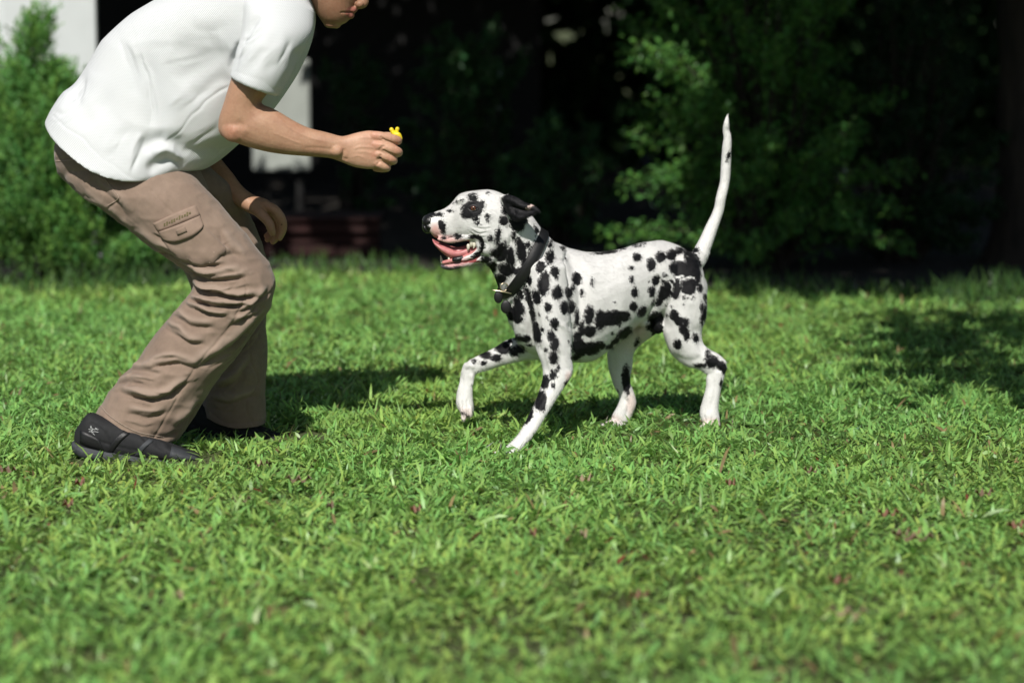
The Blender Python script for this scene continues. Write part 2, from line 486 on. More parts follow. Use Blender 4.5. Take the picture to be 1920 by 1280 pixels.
# grass trodden flat under the shoes and paws
TRODDEN = [(-1.12, -.74, 5.98, 6.20), (-.80, -.50, 6.34, 6.52), (-.075, .02, 6.12, 6.26), (.20, .31, 6.58, 6.70), (.47, .57, 6.56, 6.67)]
def grass():
    parts = []
    # (Y0, Y1, blades a square metre, length, width)
    bands = [(3.3, 4.6, 8500, .036, .0090), (4.6, 5.4, 10500, .034, .0086), (5.4, 7.4, 13500, .033, .0080),
             (7.4, 9.2, 9500, .036, .0084), (9.2, 11.6, 6500, .042, .0100)]
    Vs, Fs, Cs = [], [], []; off = 0
    for Y0, Y1, dens, ln, wd in bands:
        hw = lambda y: y * 0.2118 + .55
        W = hw(Y1); n = int(dens * (Y1 - Y0) * 2 * W)
        x = R.uniform(-W, W, n); y = R.uniform(Y0, Y1, n)
        edge = np.interp(x, [-1.5, -1.25, .2, .5, 1.2, 2.0], [10.1, 10.7, 10.65, 10.05, 9.85, 9.4]) + .12 * vnoise(np.stack([x, y, 0 * x], 1), 3, 2)
        k = (np.abs(x) < hw(y)) & (y < edge); x, y = x[k], y[k]
        P = np.stack([x, y, 0 * x], 1)
        pat = vnoise(P, 2.2, 5) * .5 + vnoise(P, 6.5, 6) * .5
        clump = vnoise(P, 22, 7)
        keep = R.uniform(0, 1, len(x)) < np.clip(.92 + pat * .3 + clump * .55 - .75 * np.exp(-(((x + .55) / .12) ** 2 + ((y - 5.9) / .09) ** 2)), .15, 1)
        for fx0, fx1, fy0, fy1 in TRODDEN:
            keep &= ~((x > fx0) & (x < fx1) & (y > fy0) & (y < fy1) & (R.uniform(0, 1, len(x)) < .85))
        x, y, pat, clump, P = x[keep], y[keep], pat[keep], clump[keep], P[keep]
        n = len(x)
        az = R.normal(0, 1.25, n) + vnoise(P, 9, 8) * 4.5 + vnoise(P, 25, 18) * 2.5
        lean = np.clip(R.normal(1.08, .34, n), .1, 1.5)        # from upright
        tall = R.uniform(0, 1, n) < .025
        L = .93 * ln * R.uniform(.5, 1.3, n) * (1 + .3 * pat + .35 * clump); L[tall] *= 1.55; lean[tall] *= .45
        broad = R.uniform(0, 1, n) < .10; L[broad] *= 1.5
        w = wd * R.uniform(.5, 1.3, n); w[tall] *= .5; w[broad] *= 1.15
        H = np.stack([np.cos(az), np.sin(az), 0 * az], 1)
        Sd = np.stack([-np.sin(az), np.cos(az), 0 * az], 1)
        tw = R.normal(0, .5, n); Sd = Sd * np.cos(tw)[:, None]; Sd[:, 2] += np.sin(tw)
        z0 = R.uniform(0, .014, n) * (1 + .5 * clump)
        p = np.stack([x, y, z0], 1); pts = [p]
        for j, (f, add) in enumerate(((.36, 0), (.36, .2), (.28, .5))):
            a = np.minimum(lean + add * R.uniform(.3, 1, n), 1.9)
            p = p + (H * np.sin(a)[:, None] + np.array([0, 0, 1.]) * np.cos(a)[:, None]) * (L * f)[:, None]
            p[:, 2] = np.maximum(p[:, 2], .004)
            pts.append(p)
        ww = [.6, 1.0, .72]
        V = np.concatenate([np.stack([pts[j] + Sd * (w * ww[j] * .5)[:, None], pts[j] - Sd * (w * ww[j] * .5)[:, None]], 1) for j in range(3)] + [pts[3][:, None]], 1)
        V = V.reshape(-1, 3); i = (np.arange(n) * 7)[:, None] + off
        Fs.append(np.concatenate([i + np.array([[a, b, c]]) for a, b, c in ((0, 1, 3), (0, 3, 2), (2, 3, 5), (2, 5, 4), (4, 5, 6))]))
        base = np.array([.245, .44, .118]); c = np.tile(base, (n, 1))
        c *= (1 + R.uniform(-.3, .3, n) + .18 * pat)[:, None]
        yel = np.clip(R.normal(.0, .11, n) + .14 * vnoise(P, 1.3, 9), -.14, .5); c[:, 0] *= 1 + yel; c[:, 2] *= 1 - .5 * yel
        dry = R.uniform(0, 1, n) < .018 + .05 * np.clip(-pat, 0, 1)
        c[dry] = np.array([.30, .22, .11]) * R.uniform(.6, 1.2, (dry.sum(), 1))
        rust = R.uniform(0, 1, n) < .004; c[rust] = np.array([.22, .06, .04]) * R.uniform(.6, 1.1, (rust.sum(), 1))
        c7 = np.repeat(c[:, None], 7, 1); c7[:, :2] *= np.array([1.05, .9, .9]); c7[:, 6] *= np.array([1.05, 1, .9])
        Vs.append(V); Cs.append(c7.reshape(-1, 3)); off += len(V)
    me = mesh_np('lawn_grass', np.vstack(Vs), np.vstack(Fs), True)
    add_attr(me, 'tint', np.clip(np.vstack(Cs), 0, 1))
    o = link('lawn_grass', me, MAT['grass'])
    tag(o, 'short broad-bladed green lawn grass covering the garden', 'grass', kind='stuff')
grass()

# ================================================================== BACKGROUND
def building():
    b = empty('building', (-2.4, 12.0, 0))
    x0, x1 = at(8, 60, 11.6)[0], at(180, 60, 11.6)[0]
    link('wall', box(x0, x1, 11.6, 11.66, 0, 2.9, .008), MAT['white_wall'], b)
    link('side_wall', box(x0 - 2.2, x0 - .004, 11.68, 11.9, 0, 2.9, .008), MAT['white_wall'], b)
    link('roof', box(x0 - 2.4, -2.12, 11.3, 17.4, 2.91, 3.12, .01), MAT['concrete'], b)
    link('back_wall', box(x0 - 2.2, .2, 17.0, 17.2, 0, 2.9, .01), MAT['dark_wall'], b)
    tag(b, 'building with white rendered wall behind the conifer shrub', 'building')
building()
PANEL_C = (at(529, 228, 14.5))
def wall_patch_board():  # added board standing in for a sunlit patch on a white wall
    p = empty('board', (PANEL_C[0], 14.5, 0))
    a, c = at(472, 130, 14.5), at(583, 320, 14.5)
    link('panel', box(a[0], c[0], 14.46, 14.52, c[2], a[2] + .06, .015), MAT['pale_board'], p)
    for xx in (a[0] + .05, c[0] - .09):
        link('post', box(xx, xx + .04, 14.53, 14.57, 0, a[2], .004), MAT['dark_wall'], p)
    tag(p, 'pale board on dark posts standing in for a sunlit patch of white wall behind the outstretched arm', 'board')
wall_patch_board()
def red_step():
    e = empty('garden_step', (-.87, 11.5, 0))
    x0, x1 = at(470, 450, 11.5)[0], at(712, 450, 11.5)[0]
    for k in range(3):
        link('board', box(x0, x1, 11.45 + .03 * (k % 2), 11.62, .02 + k * .055, .07 + k * .055, .006), MAT['red_board'], e)
    link('board', box(x0 - .01, x1 + .01, 11.43, 11.85, .186, .206, .006), MAT['red_board'], e)
    for xx in (x0 + .05, x1 - .1):
        link('leg', box(xx, xx + .06, 11.63, 11.8, 0, .185, .004), MAT['dark_wall'], e)
    tag(e, 'low dark red boarded step at the back of the lawn', 'step')
red_step()

def limb_mesh(paths, n=8):
    return mesh_py('limbs', *join([tube3(p, n, 3) for p in paths]))

def conifer_shrub(name, label, cx, cy, lobes, nspray, base, leafL=.024):
    e = empty(name, (cx, cy, 0)); P, D, col = [], [], []
    stems = []
    for (lx, ly, lz, rx, rz, wgt) in lobes:
        n = int(nspray * wgt)
        u = rvec(n); r = R.uniform(.30, 1.05, n) ** .5
        lump = 1 + .32 * vnoise(u, 3.6, int(abs(lx * 100)) + 3) + .12 * vnoise(u, 7, 4)
        q = u * (r * lump)[:, None]
        sh = np.clip(1 - .55 * np.clip(q[:, 2], 0, 1) ** 1.1, .1, 1)      # taper to a spire
        p = np.stack([q[:, 0] * rx * sh, q[:, 1] * rx * sh, q[:, 2] * rz], 1) + np.array([lx, ly, lz])
        d = u * np.array([.8, .8, .3]) + np.array([0, 0, 1.0]) + .3 * rvec(n)
        ok = (p[:, 2] > .06) & (vnoise(p, 8.5, 4) + .5 * vnoise(p, 17, 5) > -.12)
        P.append(p[ok]); D.append(d[ok]); stems.append([(lx * .6 + cx * .4, ly, 0, .02), (lx, ly, lz, .014), (lx, ly, lz + rz * .9, .004)])
    P, D = np.vstack(P), np.vstack(D); n = len(P)
    D /= np.linalg.norm(D, axis=1)[:, None]
    K = 13; LP, LD, LN, LC, LL = [], [], [], [], []
    cs = colvar(base, n, .3, .2)
    for k in range(K):
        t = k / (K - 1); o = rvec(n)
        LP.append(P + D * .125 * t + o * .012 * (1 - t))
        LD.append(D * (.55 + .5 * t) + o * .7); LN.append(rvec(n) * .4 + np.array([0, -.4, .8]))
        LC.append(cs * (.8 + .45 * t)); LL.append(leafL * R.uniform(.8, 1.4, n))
    L = np.concatenate(LL)
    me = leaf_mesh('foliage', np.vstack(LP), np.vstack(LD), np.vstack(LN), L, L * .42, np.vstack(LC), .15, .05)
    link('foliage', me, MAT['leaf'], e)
    for st_ in stems: link('stem', limb_mesh([st_]), MAT['twig'], e)
    tag(e, label, 'shrub'); return e
def wx(px, Y): return (px - 960) * mpp(Y)
Yb = 10.5
conifer_shrub('conifer_shrub', 'bright green conifer shrub with a tall spire in front of the white wall', wx(90, Yb), Yb,
    [(wx(73, Yb), Yb, .56, .15, .52, .26), (wx(28, Yb), Yb + .05, .5, .13, .36, .12), (wx(110, Yb), Yb - .05, .35, .30, .42, .36), (wx(200, Yb), Yb - .1, .24, .26, .33, .34), (wx(285, Yb), Yb - .03, .12, .13, .2, .12),
     (wx(112, Yb), Yb + .08, .45, .13, .38, .14)], 8000, (.125, .27, .066))
conifer_shrub('conifer_shrub', 'green conifer shrub cut by the left edge of the picture', wx(-40, Yb), Yb + .1,
    [(wx(-30, Yb), Yb + .12, .46, .18, .50, .4), (wx(-20, Yb), Yb - .02, .3, .26, .34, .4), (wx(-130, Yb), Yb, .4, .3, .5, .3)], 6200, (.11, .24, .062))

def branch_shrub(name, label, px, Y, height, reach, nbr, per, leaf, base, leanx=0.0, zmin=.08, parts=True, cat='shrub', shape=1.0, spread=1.0):
    """arching branches from one base, leaves in sprays along each"""
    bx = wx(px, Y); e = empty(name, (bx, Y, 0)); paths = []; P, D, T = [], [], []
    for i in range(nbr):
        a = rnd.uniform(0, 2 * math.pi); h = height * rnd.uniform(.06, 1.0); r = reach * rnd.uniform(.35, 1.0) * (1 - .35 * (h / height) ** 2 * shape)
        end = np.array([bx + math.cos(a) * r + leanx * h, Y + math.sin(a) * r * spread, h])
        b0 = np.array([bx + rnd.uniform(-.08, .08), Y + rnd.uniform(-.08, .08), 0])
        mid = b0 * .45 + end * .55 + np.array([0, 0, .25 * h])
        end[2] = max(end[2] - .08 * r, zmin)
        paths.append([(*b0, .012), (*mid, .007), (*end, .002)])
        A = interp_rows([b0, mid, end], 10)
        t = R.uniform(.12, 1.0, per) ** .7
        f = t * (len(A) - 1); j = np.minimum(f.astype(int), len(A) - 2)
        p = A[j] + (A[j + 1] - A[j]) * (f - j)[:, None]; d = A[j + 1] - A[j]
        p += rvec(per) * (.095 * R.uniform(0, 1, per) ** .6)[:, None] * reach
        P.append(p); D.append(d / np.linalg.norm(d, axis=1)[:, None] * .7 + rvec(per) * .8); T.append(t)
    P, D = np.vstack(P), np.vstack(D); ok = P[:, 2] > .03; P, D = P[ok], D[ok]; n = len(P)
    D[:, 2] -= .25
    L = leaf * R.uniform(.6, 1.35, n)
    me = leaf_mesh('foliage', P, D, rvec(n) * .55 + np.array([-.1, -.4, .75]), L, L * .48, colvar(base, n, .35, .2), .2, .2)
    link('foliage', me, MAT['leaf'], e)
    link('branches', limb_mesh(paths, 6), MAT['twig'], e)
    tag(e, label, cat); return e
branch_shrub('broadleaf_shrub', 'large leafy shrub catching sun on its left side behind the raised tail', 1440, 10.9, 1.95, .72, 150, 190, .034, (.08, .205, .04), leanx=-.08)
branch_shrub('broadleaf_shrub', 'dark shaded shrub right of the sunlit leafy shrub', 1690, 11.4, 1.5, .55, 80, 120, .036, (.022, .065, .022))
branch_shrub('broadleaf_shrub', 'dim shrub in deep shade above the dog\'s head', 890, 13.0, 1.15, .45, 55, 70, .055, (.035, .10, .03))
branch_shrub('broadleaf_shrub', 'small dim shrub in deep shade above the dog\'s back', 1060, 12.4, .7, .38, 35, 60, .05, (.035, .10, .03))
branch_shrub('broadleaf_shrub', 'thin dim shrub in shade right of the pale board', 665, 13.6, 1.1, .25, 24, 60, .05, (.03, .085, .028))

def hedge(name, label, x0, x1, Y0, Y1, H, n, base, gaps=()):
    e = empty(name, ((x0 + x1) / 2, (Y0 + Y1) / 2, 0))
    P = np.stack([R.uniform(x0, x1, n), Y0 + (Y1 - Y0) * R.uniform(0, 1, n) ** 1.3, H * R.uniform(0, 1, n)], 1)
    P[:, 1] += .25 * vnoise(P, 1.5, 3)
    for gx, gz, gr in gaps:
        P = P[(P[:, 0] - gx) ** 2 + (P[:, 2] - gz) ** 2 > gr * gr * (1 + .6 * vnoise(P, 9, 5))]
    n = len(P); L = .24 * R.uniform(.6, 1.3, n)
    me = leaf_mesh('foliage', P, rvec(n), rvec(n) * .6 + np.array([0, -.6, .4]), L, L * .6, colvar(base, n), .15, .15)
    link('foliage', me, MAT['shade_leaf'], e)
    st = []
    for i in range(int((x1 - x0) * 3)):
        xx = rnd.uniform(x0, x1); yy = rnd.uniform(Y0 + .2, Y1)
        st.append([(xx, yy, 0, .02), (xx + rnd.uniform(-.1, .1), yy, H * .5, .014), (xx + rnd.uniform(-.2, .2), yy, H * .95, .005)])
    for st_ in st: link('stem', limb_mesh([st_], 6), MAT['twig'], e)
    tag(e, label, 'hedge'); return e
gaps = []
for px, py, r in ((868, 45, 20), (1015, 32, 22), (1066, 62, 16), (1128, 48, 18), (880, 4, 16), (965, 6, 14), (1038, 62, 10)):
    q = at(px, py, 19.7); gaps.append((q[0], q[2], 1.55 * r * mpp(19.7)))
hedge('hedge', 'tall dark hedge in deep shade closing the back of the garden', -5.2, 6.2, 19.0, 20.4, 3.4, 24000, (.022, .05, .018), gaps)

# trees whose crowns shade the back of the garden
def sunline(P, q, h=None):
    """distance of points P from the sun ray that reaches the point q"""
    d = np.array(TO_SUN); v = P - np.array(q); t = v @ d
    return np.linalg.norm(v - t[:, None] * d, axis=1)
FLECKS = [((PANEL_C[0], 14.5, PANEL_C[2] + .06), .36), ((wx(1195, 10.5), 10.6, .95), .25), ((wx(1215, 10.5), 10.6, .55), .20), ((wx(1270, 10.5), 10.6, 1.2), .20),
          ((wx(1190, 10.5), 10.6, .75), .22),
          ((wx(860, 13), 12.9, .75), .10), ((wx(1060, 12.4), 12.3, .6), .07), ((wx(930, 13), 12.9, .9), .07)]
def tree(name, label, tx, ty, trunk_r, zones, base, leaf=.16, lean=(0, 0)):
    e = empty(name, (tx, ty, 0)); H = 3.2
    tr = tube3([(tx, ty, -.05, trunk_r * 1.5), (tx + .02, ty, .35, trunk_r * 1.08), (tx + lean[0] * .4, ty, 1.5, trunk_r), (tx + lean[0], ty + lean[1], H, trunk_r * .8), (tx + lean[0] * 1.4, ty + lean[1] * 1.4, H + 1.6, trunk_r * .4)], 20, 5)
    V = np.array(tr[0]); V[:, :2] += ((V[:, :2] - np.array([tx, ty])) * (.12 * vnoise(V, 7, 2))[:, None])
    link('trunk', mesh_py('trunk', V, tr[1]), MAT['bark'], e)
    P = []; paths = []
    for (x0, x1, y0, y1, za, zb, n) in zones:
        p = np.stack([R.uniform(x0, x1, n), R.uniform(y0, y1, n), R.uniform(za, zb, n)], 1)
        p += .35 * np.stack([vnoise(p, .9, 1), vnoise(p, .9, 2), vnoise(p, .9, 3)], 1)
        P.append(p)
        for i in range(4):
            c = (rnd.uniform(x0, x1), rnd.uniform(y0, y1), (za + zb) / 2)
            s = (tx + lean[0], ty + lean[1], H)
            paths.append([(*s, trunk_r * .45), ((s[0] + c[0]) / 2, (s[1] + c[1]) / 2, max(s[2], c[2]) * .5 + s[2] * .5 + .3, trunk_r * .25), (*c, .012)])
    P = np.vstack(P); n = len(P)
    k = np.ones(n, bool)
    for q, r in FLECKS: k &= sunline(P, q) > r * (1 + .35 * vnoise(P, 5, 9))
    P = P[k]; n = len(P); L = leaf * R.uniform(.7, 1.3, n)
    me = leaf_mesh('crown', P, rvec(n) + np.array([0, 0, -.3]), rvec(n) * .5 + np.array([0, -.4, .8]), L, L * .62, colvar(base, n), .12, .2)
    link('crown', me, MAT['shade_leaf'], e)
    for pa in paths: link('limb', limb_mesh([pa]), MAT['bark'], e)
    tag(e, label, 'tree'); return e
tree('tree', 'broad dark tree trunk at the right edge of the picture', wx(1915, 11.3), 11.3, .13,
     [(.2, 4.2, 7.25, 11.0, 3.05, 3.7, 10500), (.2, 5.0, 11, 19, 2.9, 4.2, 7200), (1.3, 3.6, 9.8, 11.5, 1.8, 2.8, 1600), (.2, 5.0, 12.2, 18.5, 1.75, 2.8, 6500)], (.03, .075, .02))
tree('tree', 'thin dark trunk standing in the shade behind the red step', wx(616, 17.6), 17.6, .07,
     [(-1.75, .3, 8.25, 11.0, 3.2, 3.8, 5600), (-2.0, .3, 11, 19, 2.9, 4.2, 6000), (-2.6, .3, 12.2, 18.5, 1.75, 2.8, 4500)], (.03, .075, .02))
tree('tree', 'tree overhanging the right of the lawn', 3.6, 5.6, .12,
     [(.62, 1.7, 4.15, 5.85, 2.9, 3.8, 620), (1.6, 3.6, 4.2, 6.6, 2.8, 3.8, 1500)], (.035, .085, .02), lean=(-.2, 0))

def tall_grass():
    PP, DD, LL, CC_ = [], [], [], []
    for px, py, n, h in ((1650, 560, 60, 0.08), (1720, 565, 80, 0.11), (1790, 570, 80, 0.13), (1860, 572, 110, 0.17), (1905, 575, 80, 0.16), (1420, 550, 50, .12), (1530, 553, 40, .12), (250, 545, 60, .15), (170, 550, 60, .17), (60, 555, 50, .15), (310, 535, 40, .13), (560, 500, 50, .09), (700, 500, 50, .09), (1100, 505, 40, .09)):
        q = on_ground(px, py)
        PP.append(np.tile(q, (n, 1)) + np.stack([R.normal(0, .1, n), R.normal(0, .06, n), np.zeros(n)], 1))
        DD.append(rvec(n) * .45 + np.array([0, 0, 1.])); LL.append(h * R.uniform(.4, 1.1, n)); CC_.append(colvar((.07, .15, .04), n))
    for i in range(110):
        x = rnd.uniform(-2.2, 2.6); y = float(np.interp(x, [-1.5, -1.25, .2, .5, 1.2, 2.0], [10.1, 10.7, 10.65, 10.05, 9.85, 9.4])) + rnd.gauss(.05, .1); n = rnd.randint(6, 22)
        PP.append(np.array([x, y, 0]) + np.stack([R.normal(0, .04, n), R.normal(0, .03, n), np.zeros(n)], 1))
        DD.append(rvec(n) * .6 + np.array([0, 0, 1.])); LL.append(rnd.uniform(.05, .13) * R.uniform(.4, 1.1, n)); CC_.append(colvar((.10, .20, .05), n))
    P = np.vstack(PP); L = np.concatenate(LL)
    me = leaf_mesh('tall_grass', P, np.vstack(DD), rvec(len(P)), L, .009, np.vstack(CC_), .1, .25)
    tag(link('tall_grass', me, MAT['grass']), 'loose uncut grass along the back edge of the lawn', 'grass', kind='stuff')
tall_grass()

# ================================================================== PERSON
exec_person = True
PY = 6.31
person = empty('person', (wx(330, PY), PY, 0))
tag(person, 'person in white t-shirt and brown cargo trousers bending forward to the dog', 'person')

# ---- trousers
near, far = 6.215, 6.49
pelvis = loft([(160, 225, 290, 200, PY, .11), (118, 248, 325, 240, PY, .145), (102, 288, 355, 292, PY, .158), (118, 335, 382, 335, PY, .158), (165, 372, 392, 365, PY, .145), (215, 405, 380, 400, PY, .09)], 4)
leg_n = loft([(125, 315, 270, 265, 6.27, .085), (122, 339, 318, 292, 6.25, .102), (160, 374, 356, 325, near + .012, .108), (218, 411, 383, 350, near - .002, .110), (260, 446, 420, 395, near - .01, .108), (294, 473, 453, 432, near - .012, .104), (328, 493, 489, 474, near - .015, .10), (360, 518, 512, 512, near - .02, .10), (361, 545, 516, 543, near - .02, .098), (337, 577, 500, 588, near - .015, .097), (292, 629, 462, 642, near - .01, .098), (255, 677, 421, 698, near - .01, .10), (218, 716, 380, 755, near - .01, .102), (192, 754, 353, 797, near - .01, .103), (180, 774, 334, 822, near - .01, .104, 14)], 5, 40, hollow=.1)
leg_f = loft([(200, 300, 370, 300, 6.39, .10), (255, 390, 430, 345, 6.41, .10), (300, 450, 470, 410, far, .098), (345, 505, 495, 465, far, .095), (365, 555, 502, 530, far, .092), (372, 620, 500, 610, far, .092), (376, 690, 498, 690, far, .094), (376, 740, 497, 745, far, .096), (378, 772, 500, 794, far, .098, 10)], 5, 40, hollow=.1)
TR = Sculpt([pelvis, leg_n, leg_f], .0032, 7)
TR.jitter(.003, 9, 2)
TR.crumple(.006, 11, 5); TR.crumple(.0026, 30, 6)
q6 = lambda *p: [z6(x, y) for x, y in p]
FOLDS = [
    (q6((525, 562), (590, 578), (650, 578), (720, 560)), 0.0149, 5.8, 'fold'),
    (q6((530, 598), (600, 622), (690, 638), (760, 630)), 0.0149, 5.8, 'fold'),
    (q6((520, 640), (580, 662), (660, 665), (720, 660)), 0.0135, 5.0, 'fold'),
    (q6((500, 660), (560, 690), (650, 705)), 0.0108, 5.0, 'fold'),
    (q6((470, 515), (540, 548), (620, 558), (700, 545)), 0.0108, 5.8, 'fold'),
    (q6((460, 700), (520, 735), (600, 745)), 0.0081, 6.5, 'fold'),
    (q6((430, 730), (500, 790), (570, 800)), 0.0068, 6.5, 'fold'),
    (q6((365, 890), (440, 868), (545, 885)), 0.0095, 6.5, 'fold'),
    (q6((275, 970), (350, 992), (430, 990), (520, 935)), 0.0162, 6.5, 'fold'),
    (q6((290, 900), (330, 890), (420, 905)), 0.0081, 5.8, 'fold'),
    (q6((540, 890), (640, 832), (730, 760), (790, 690)), 0.0135, 9.4, 'fold'),
    (q6((690, 690), (750, 662), (800, 610)), 0.0121, 5.8, 'fold'),
    (q6((660, 740), (730, 700), (780, 655)), 0.0081, 5.8, 'fold'),
    (q6((390, 478), (470, 500), (570, 525), (640, 520)), 0.0108, 5.8, 'fold'),
    (q6((320, 410), (400, 462), (470, 488)), 0.0081, 6.5, 'fold'),
    (q6((560, 515), (620, 490), (680, 480)), 0.0068, 5.8, 'fold'),
    (q6((140, 290), (220, 335), (310, 400)), 0.0081, 6.5, 'fold'),
    (q6((170, 220), (240, 280), (300, 350)), 0.0054, 7.2, 'fold'),
    (q6((620, 400), (650, 450), (700, 500)), 0.0054, 7.2, 'fold'),
    (q6((240, 940), (300, 935), (360, 945)), 0.0081, 5.8, 'fold'),
    (q6((300, 1040), (380, 1060), (440, 1040)), 0.0081, 7.2, 'fold'),
    (q6((470, 1100), (520, 1060), (560, 1000)), 0.0081, 7.2, 'fold'),
    (q6((380, 1120), (430, 1130), (480, 1115)), .008, 6, 'groove'),
    (q6((620, 960), (680, 930), (740, 860)), 0.0081, 6.5, 'fold'),
    (q6((600, 1000), (660, 1010), (760, 980)), 0.0068, 6.5, 'fold'),
]
def minor(folds, n, rg):
    """small creases that run beside the main folds"""
    out = []
    for pts, dep, wid, mode in folds:
        if mode != 'fold': continue
        for _ in range(n):
            sx, sy_ = rg.uniform(-16, 16), rg.uniform(-20, 20); k0 = rg.uniform(0, .4); k1 = rg.uniform(.6, 1)
            A = interp_rows([tuple(p) for p in pts], 6); A = A[int(k0 * len(A)):max(int(k1 * len(A)), int(k0 * len(A)) + 3)]
            A = A + np.array([sx, sy_]) + np.array([[rg.uniform(-3, 3), rg.uniform(-3, 3)] for _ in A])
            out.append(([tuple(p) for p in A[::3]], dep * rg.uniform(.2, .45), rg.uniform(2.2, 4.2), 'fold'))
    return [f for f in out if len(f[0]) > 1]
TR.strokes(FOLDS + minor(FOLDS, 3, random.Random(5)) + [
    # seams
    (q6((700, 560), (718, 600), (702, 660), (650, 752), (540, 880), (470, 1000), (395, 1128)), .0032, 1.7, 'seam'),
    (q6((385, 255), (420, 298), (457, 337)), .0028, 1.7, 'seam'), (q6((540, 440), (572, 492), (612, 532)), .0028, 1.7, 'seam'),
    (q6((612, 532), (660, 548), (700, 560)), .0022, 1.7, 'seam'), (q6((640, 455), (600, 500), (560, 520)), .0022, 1.7, 'seam'),
    (q6((45, 150), (100, 146), (150, 134)), .0028, 1.7, 'seam'), (q6((212, 195), (250, 245), (276, 285)), .0026, 1.7, 'seam'), (q6((276, 285), (255, 305), (232, 320)), .0026, 1.7, 'seam'),
    (q6((196, 1018), (240, 1065), (330, 1118), (430, 1138)), .0026, 1.6, 'seam'),
    (q6((590, 1040), (660, 1078), (785, 1072)), .0026, 1.6, 'seam'),
    (q6((733, 770), (735, 850), (760, 930), (720, 1010), (745, 1090)), .0026, 1.7, 'seam'),
], noise=2.2)
TR.relax(1)
m = N('khaki_twill')
v = m.tex(); nz = m.noise(7, 5, .6); n3 = m.noise(60, 3)
mp = m.n('Mapping'); mp.inputs['Rotation'].default_value = (0, .8, 0); m.l(v, mp.inputs[0])
wv = m.n('TexWave'); wv.inputs['Scale'].default_value = 260; wv.inputs['Distortion'].default_value = 1.5; m.l(mp.outputs[0], wv.inputs[0])
c = m.ramp(nz, [(.3, (.195, .137, .102)), (.55, (.242, .174, .130)), (.75, (.295, .218, .170))])
c = m.mix(.35, c, m.ramp(n3, [(.3, (.8, .8, .8)), (.7, (1.15, 1.15, 1.15))]), 'MULTIPLY')
c = m.mix(m.math('MULTIPLY', m.attr('wear', 'Fac'), .55), c, (.36, .275, .22))
MAT['khaki'] = m.pbr(c, .9, m.bump(m.math('ADD', wv.outputs[0], n3), .25, .0012), Sheen_Weight=.15)
me = TR.mesh('trousers'); add_attr(me, 'wear', np.clip(TR.D * 160, 0, 1))
trousers = link('trousers', me, MAT['khaki'], person)
tb = TR.bvh()
MAT['flap'] = plain('khaki_flap', (.265, .19, .145), .9, .12, 40, .3, .001)
MAT['olive'] = plain('olive_thread', (.13, .11, .045), .8, .3, 200, .4, .001)
MAT['thread'] = plain('pale_thread', (.36, .28, .22), .8, .2, 200)
strip = link('pocket_strip', mesh_py('pocket_strip', *patch(tb, [z6(390, 375), z6(465, 340), z6(541, 309)], [z6(409, 405), z6(485, 374), z6(557, 345)], 14, 4, .007, .012)), MAT['flap'], trousers)
flap = link('pocket_flap', mesh_py('pocket_flap', *patch(tb, [z6(411, 404), z6(485, 376), z6(556, 346)], [z6(421, 428), z6(440, 437), z6(470, 440), z6(500, 432), z6(532, 417), z6(562, 393), z6(568, 378)], 18, 6, .010, .013)), MAT['flap'], trousers)
pk = link('pocket', mesh_py('pocket', *patch(tb, [z6(415, 420), z6(490, 395), z6(560, 370)], [z6(470, 500), z6(530, 520), z6(580, 525), z6(640, 480), z6(648, 460)], 18, 8, .004, .009)), MAT['khaki'], trousers)
link('flap_loop', mesh_py('flap_loop', *patch(tb, [z6(470, 398), z6(505, 384)], [z6(478, 416), z6(512, 402)], 4, 3, .0125, .004)), MAT['khaki'], flap)
# embroidered marks on the strip: illegible block letters
parts = []
for i in range(11):
    a = i / 10; x = 430 + a * 84; y = 379 - a * 37
    h = 5 + 2 * math.sin(i * 2.3); parts.append(patch(tb, [z6(x, y - h), z6(x + 5.5, y - h - 2)], [z6(x, y + h), z6(x + 5.5, y + h - 2)], 1, 1, .0082, .001))
link('embroidery', mesh_py('embroidery', *join(parts), False), MAT['olive'], trousers)
def stitch(name, pts, parent, bvh, off=.0005, r=.0011, mat='thread', gap=True):
    A = interp_rows([tuple(p) for p in pts], 10); seg = np.r_[0, np.cumsum(np.linalg.norm(np.diff(A, axis=0), axis=1))]
    n = max(2, int(seg[-1] / 3.4)); parts = []
    for i in range(n):
        s0, s1 = (i + .1) / n * seg[-1], (i + .8) / n * seg[-1]
        P = []
        for s_ in (s0, s1):
            x, y = np.interp(s_, seg, A[:, 0]), np.interp(s_, seg, A[:, 1]); h_, n_ = hit(bvh, x, y)
            if h_ is not None: P.append((*(np.array(h_) + np.array(n_) * off), r))
        if len(P) == 2: parts.append(tube3(P, 5, 1))
    if parts: link(name, mesh_py(name, *join(parts)), MAT[mat], parent)
stitch('stitching', q6((45, 156), (100, 152), (150, 141)), trousers, tb)
stitch('stitching', q6((206, 200), (244, 250), (268, 284), (230, 312)), trousers, tb)
stitch('stitching', q6((200, 1012), (244, 1058), (330, 1108), (430, 1128)), trousers, tb)

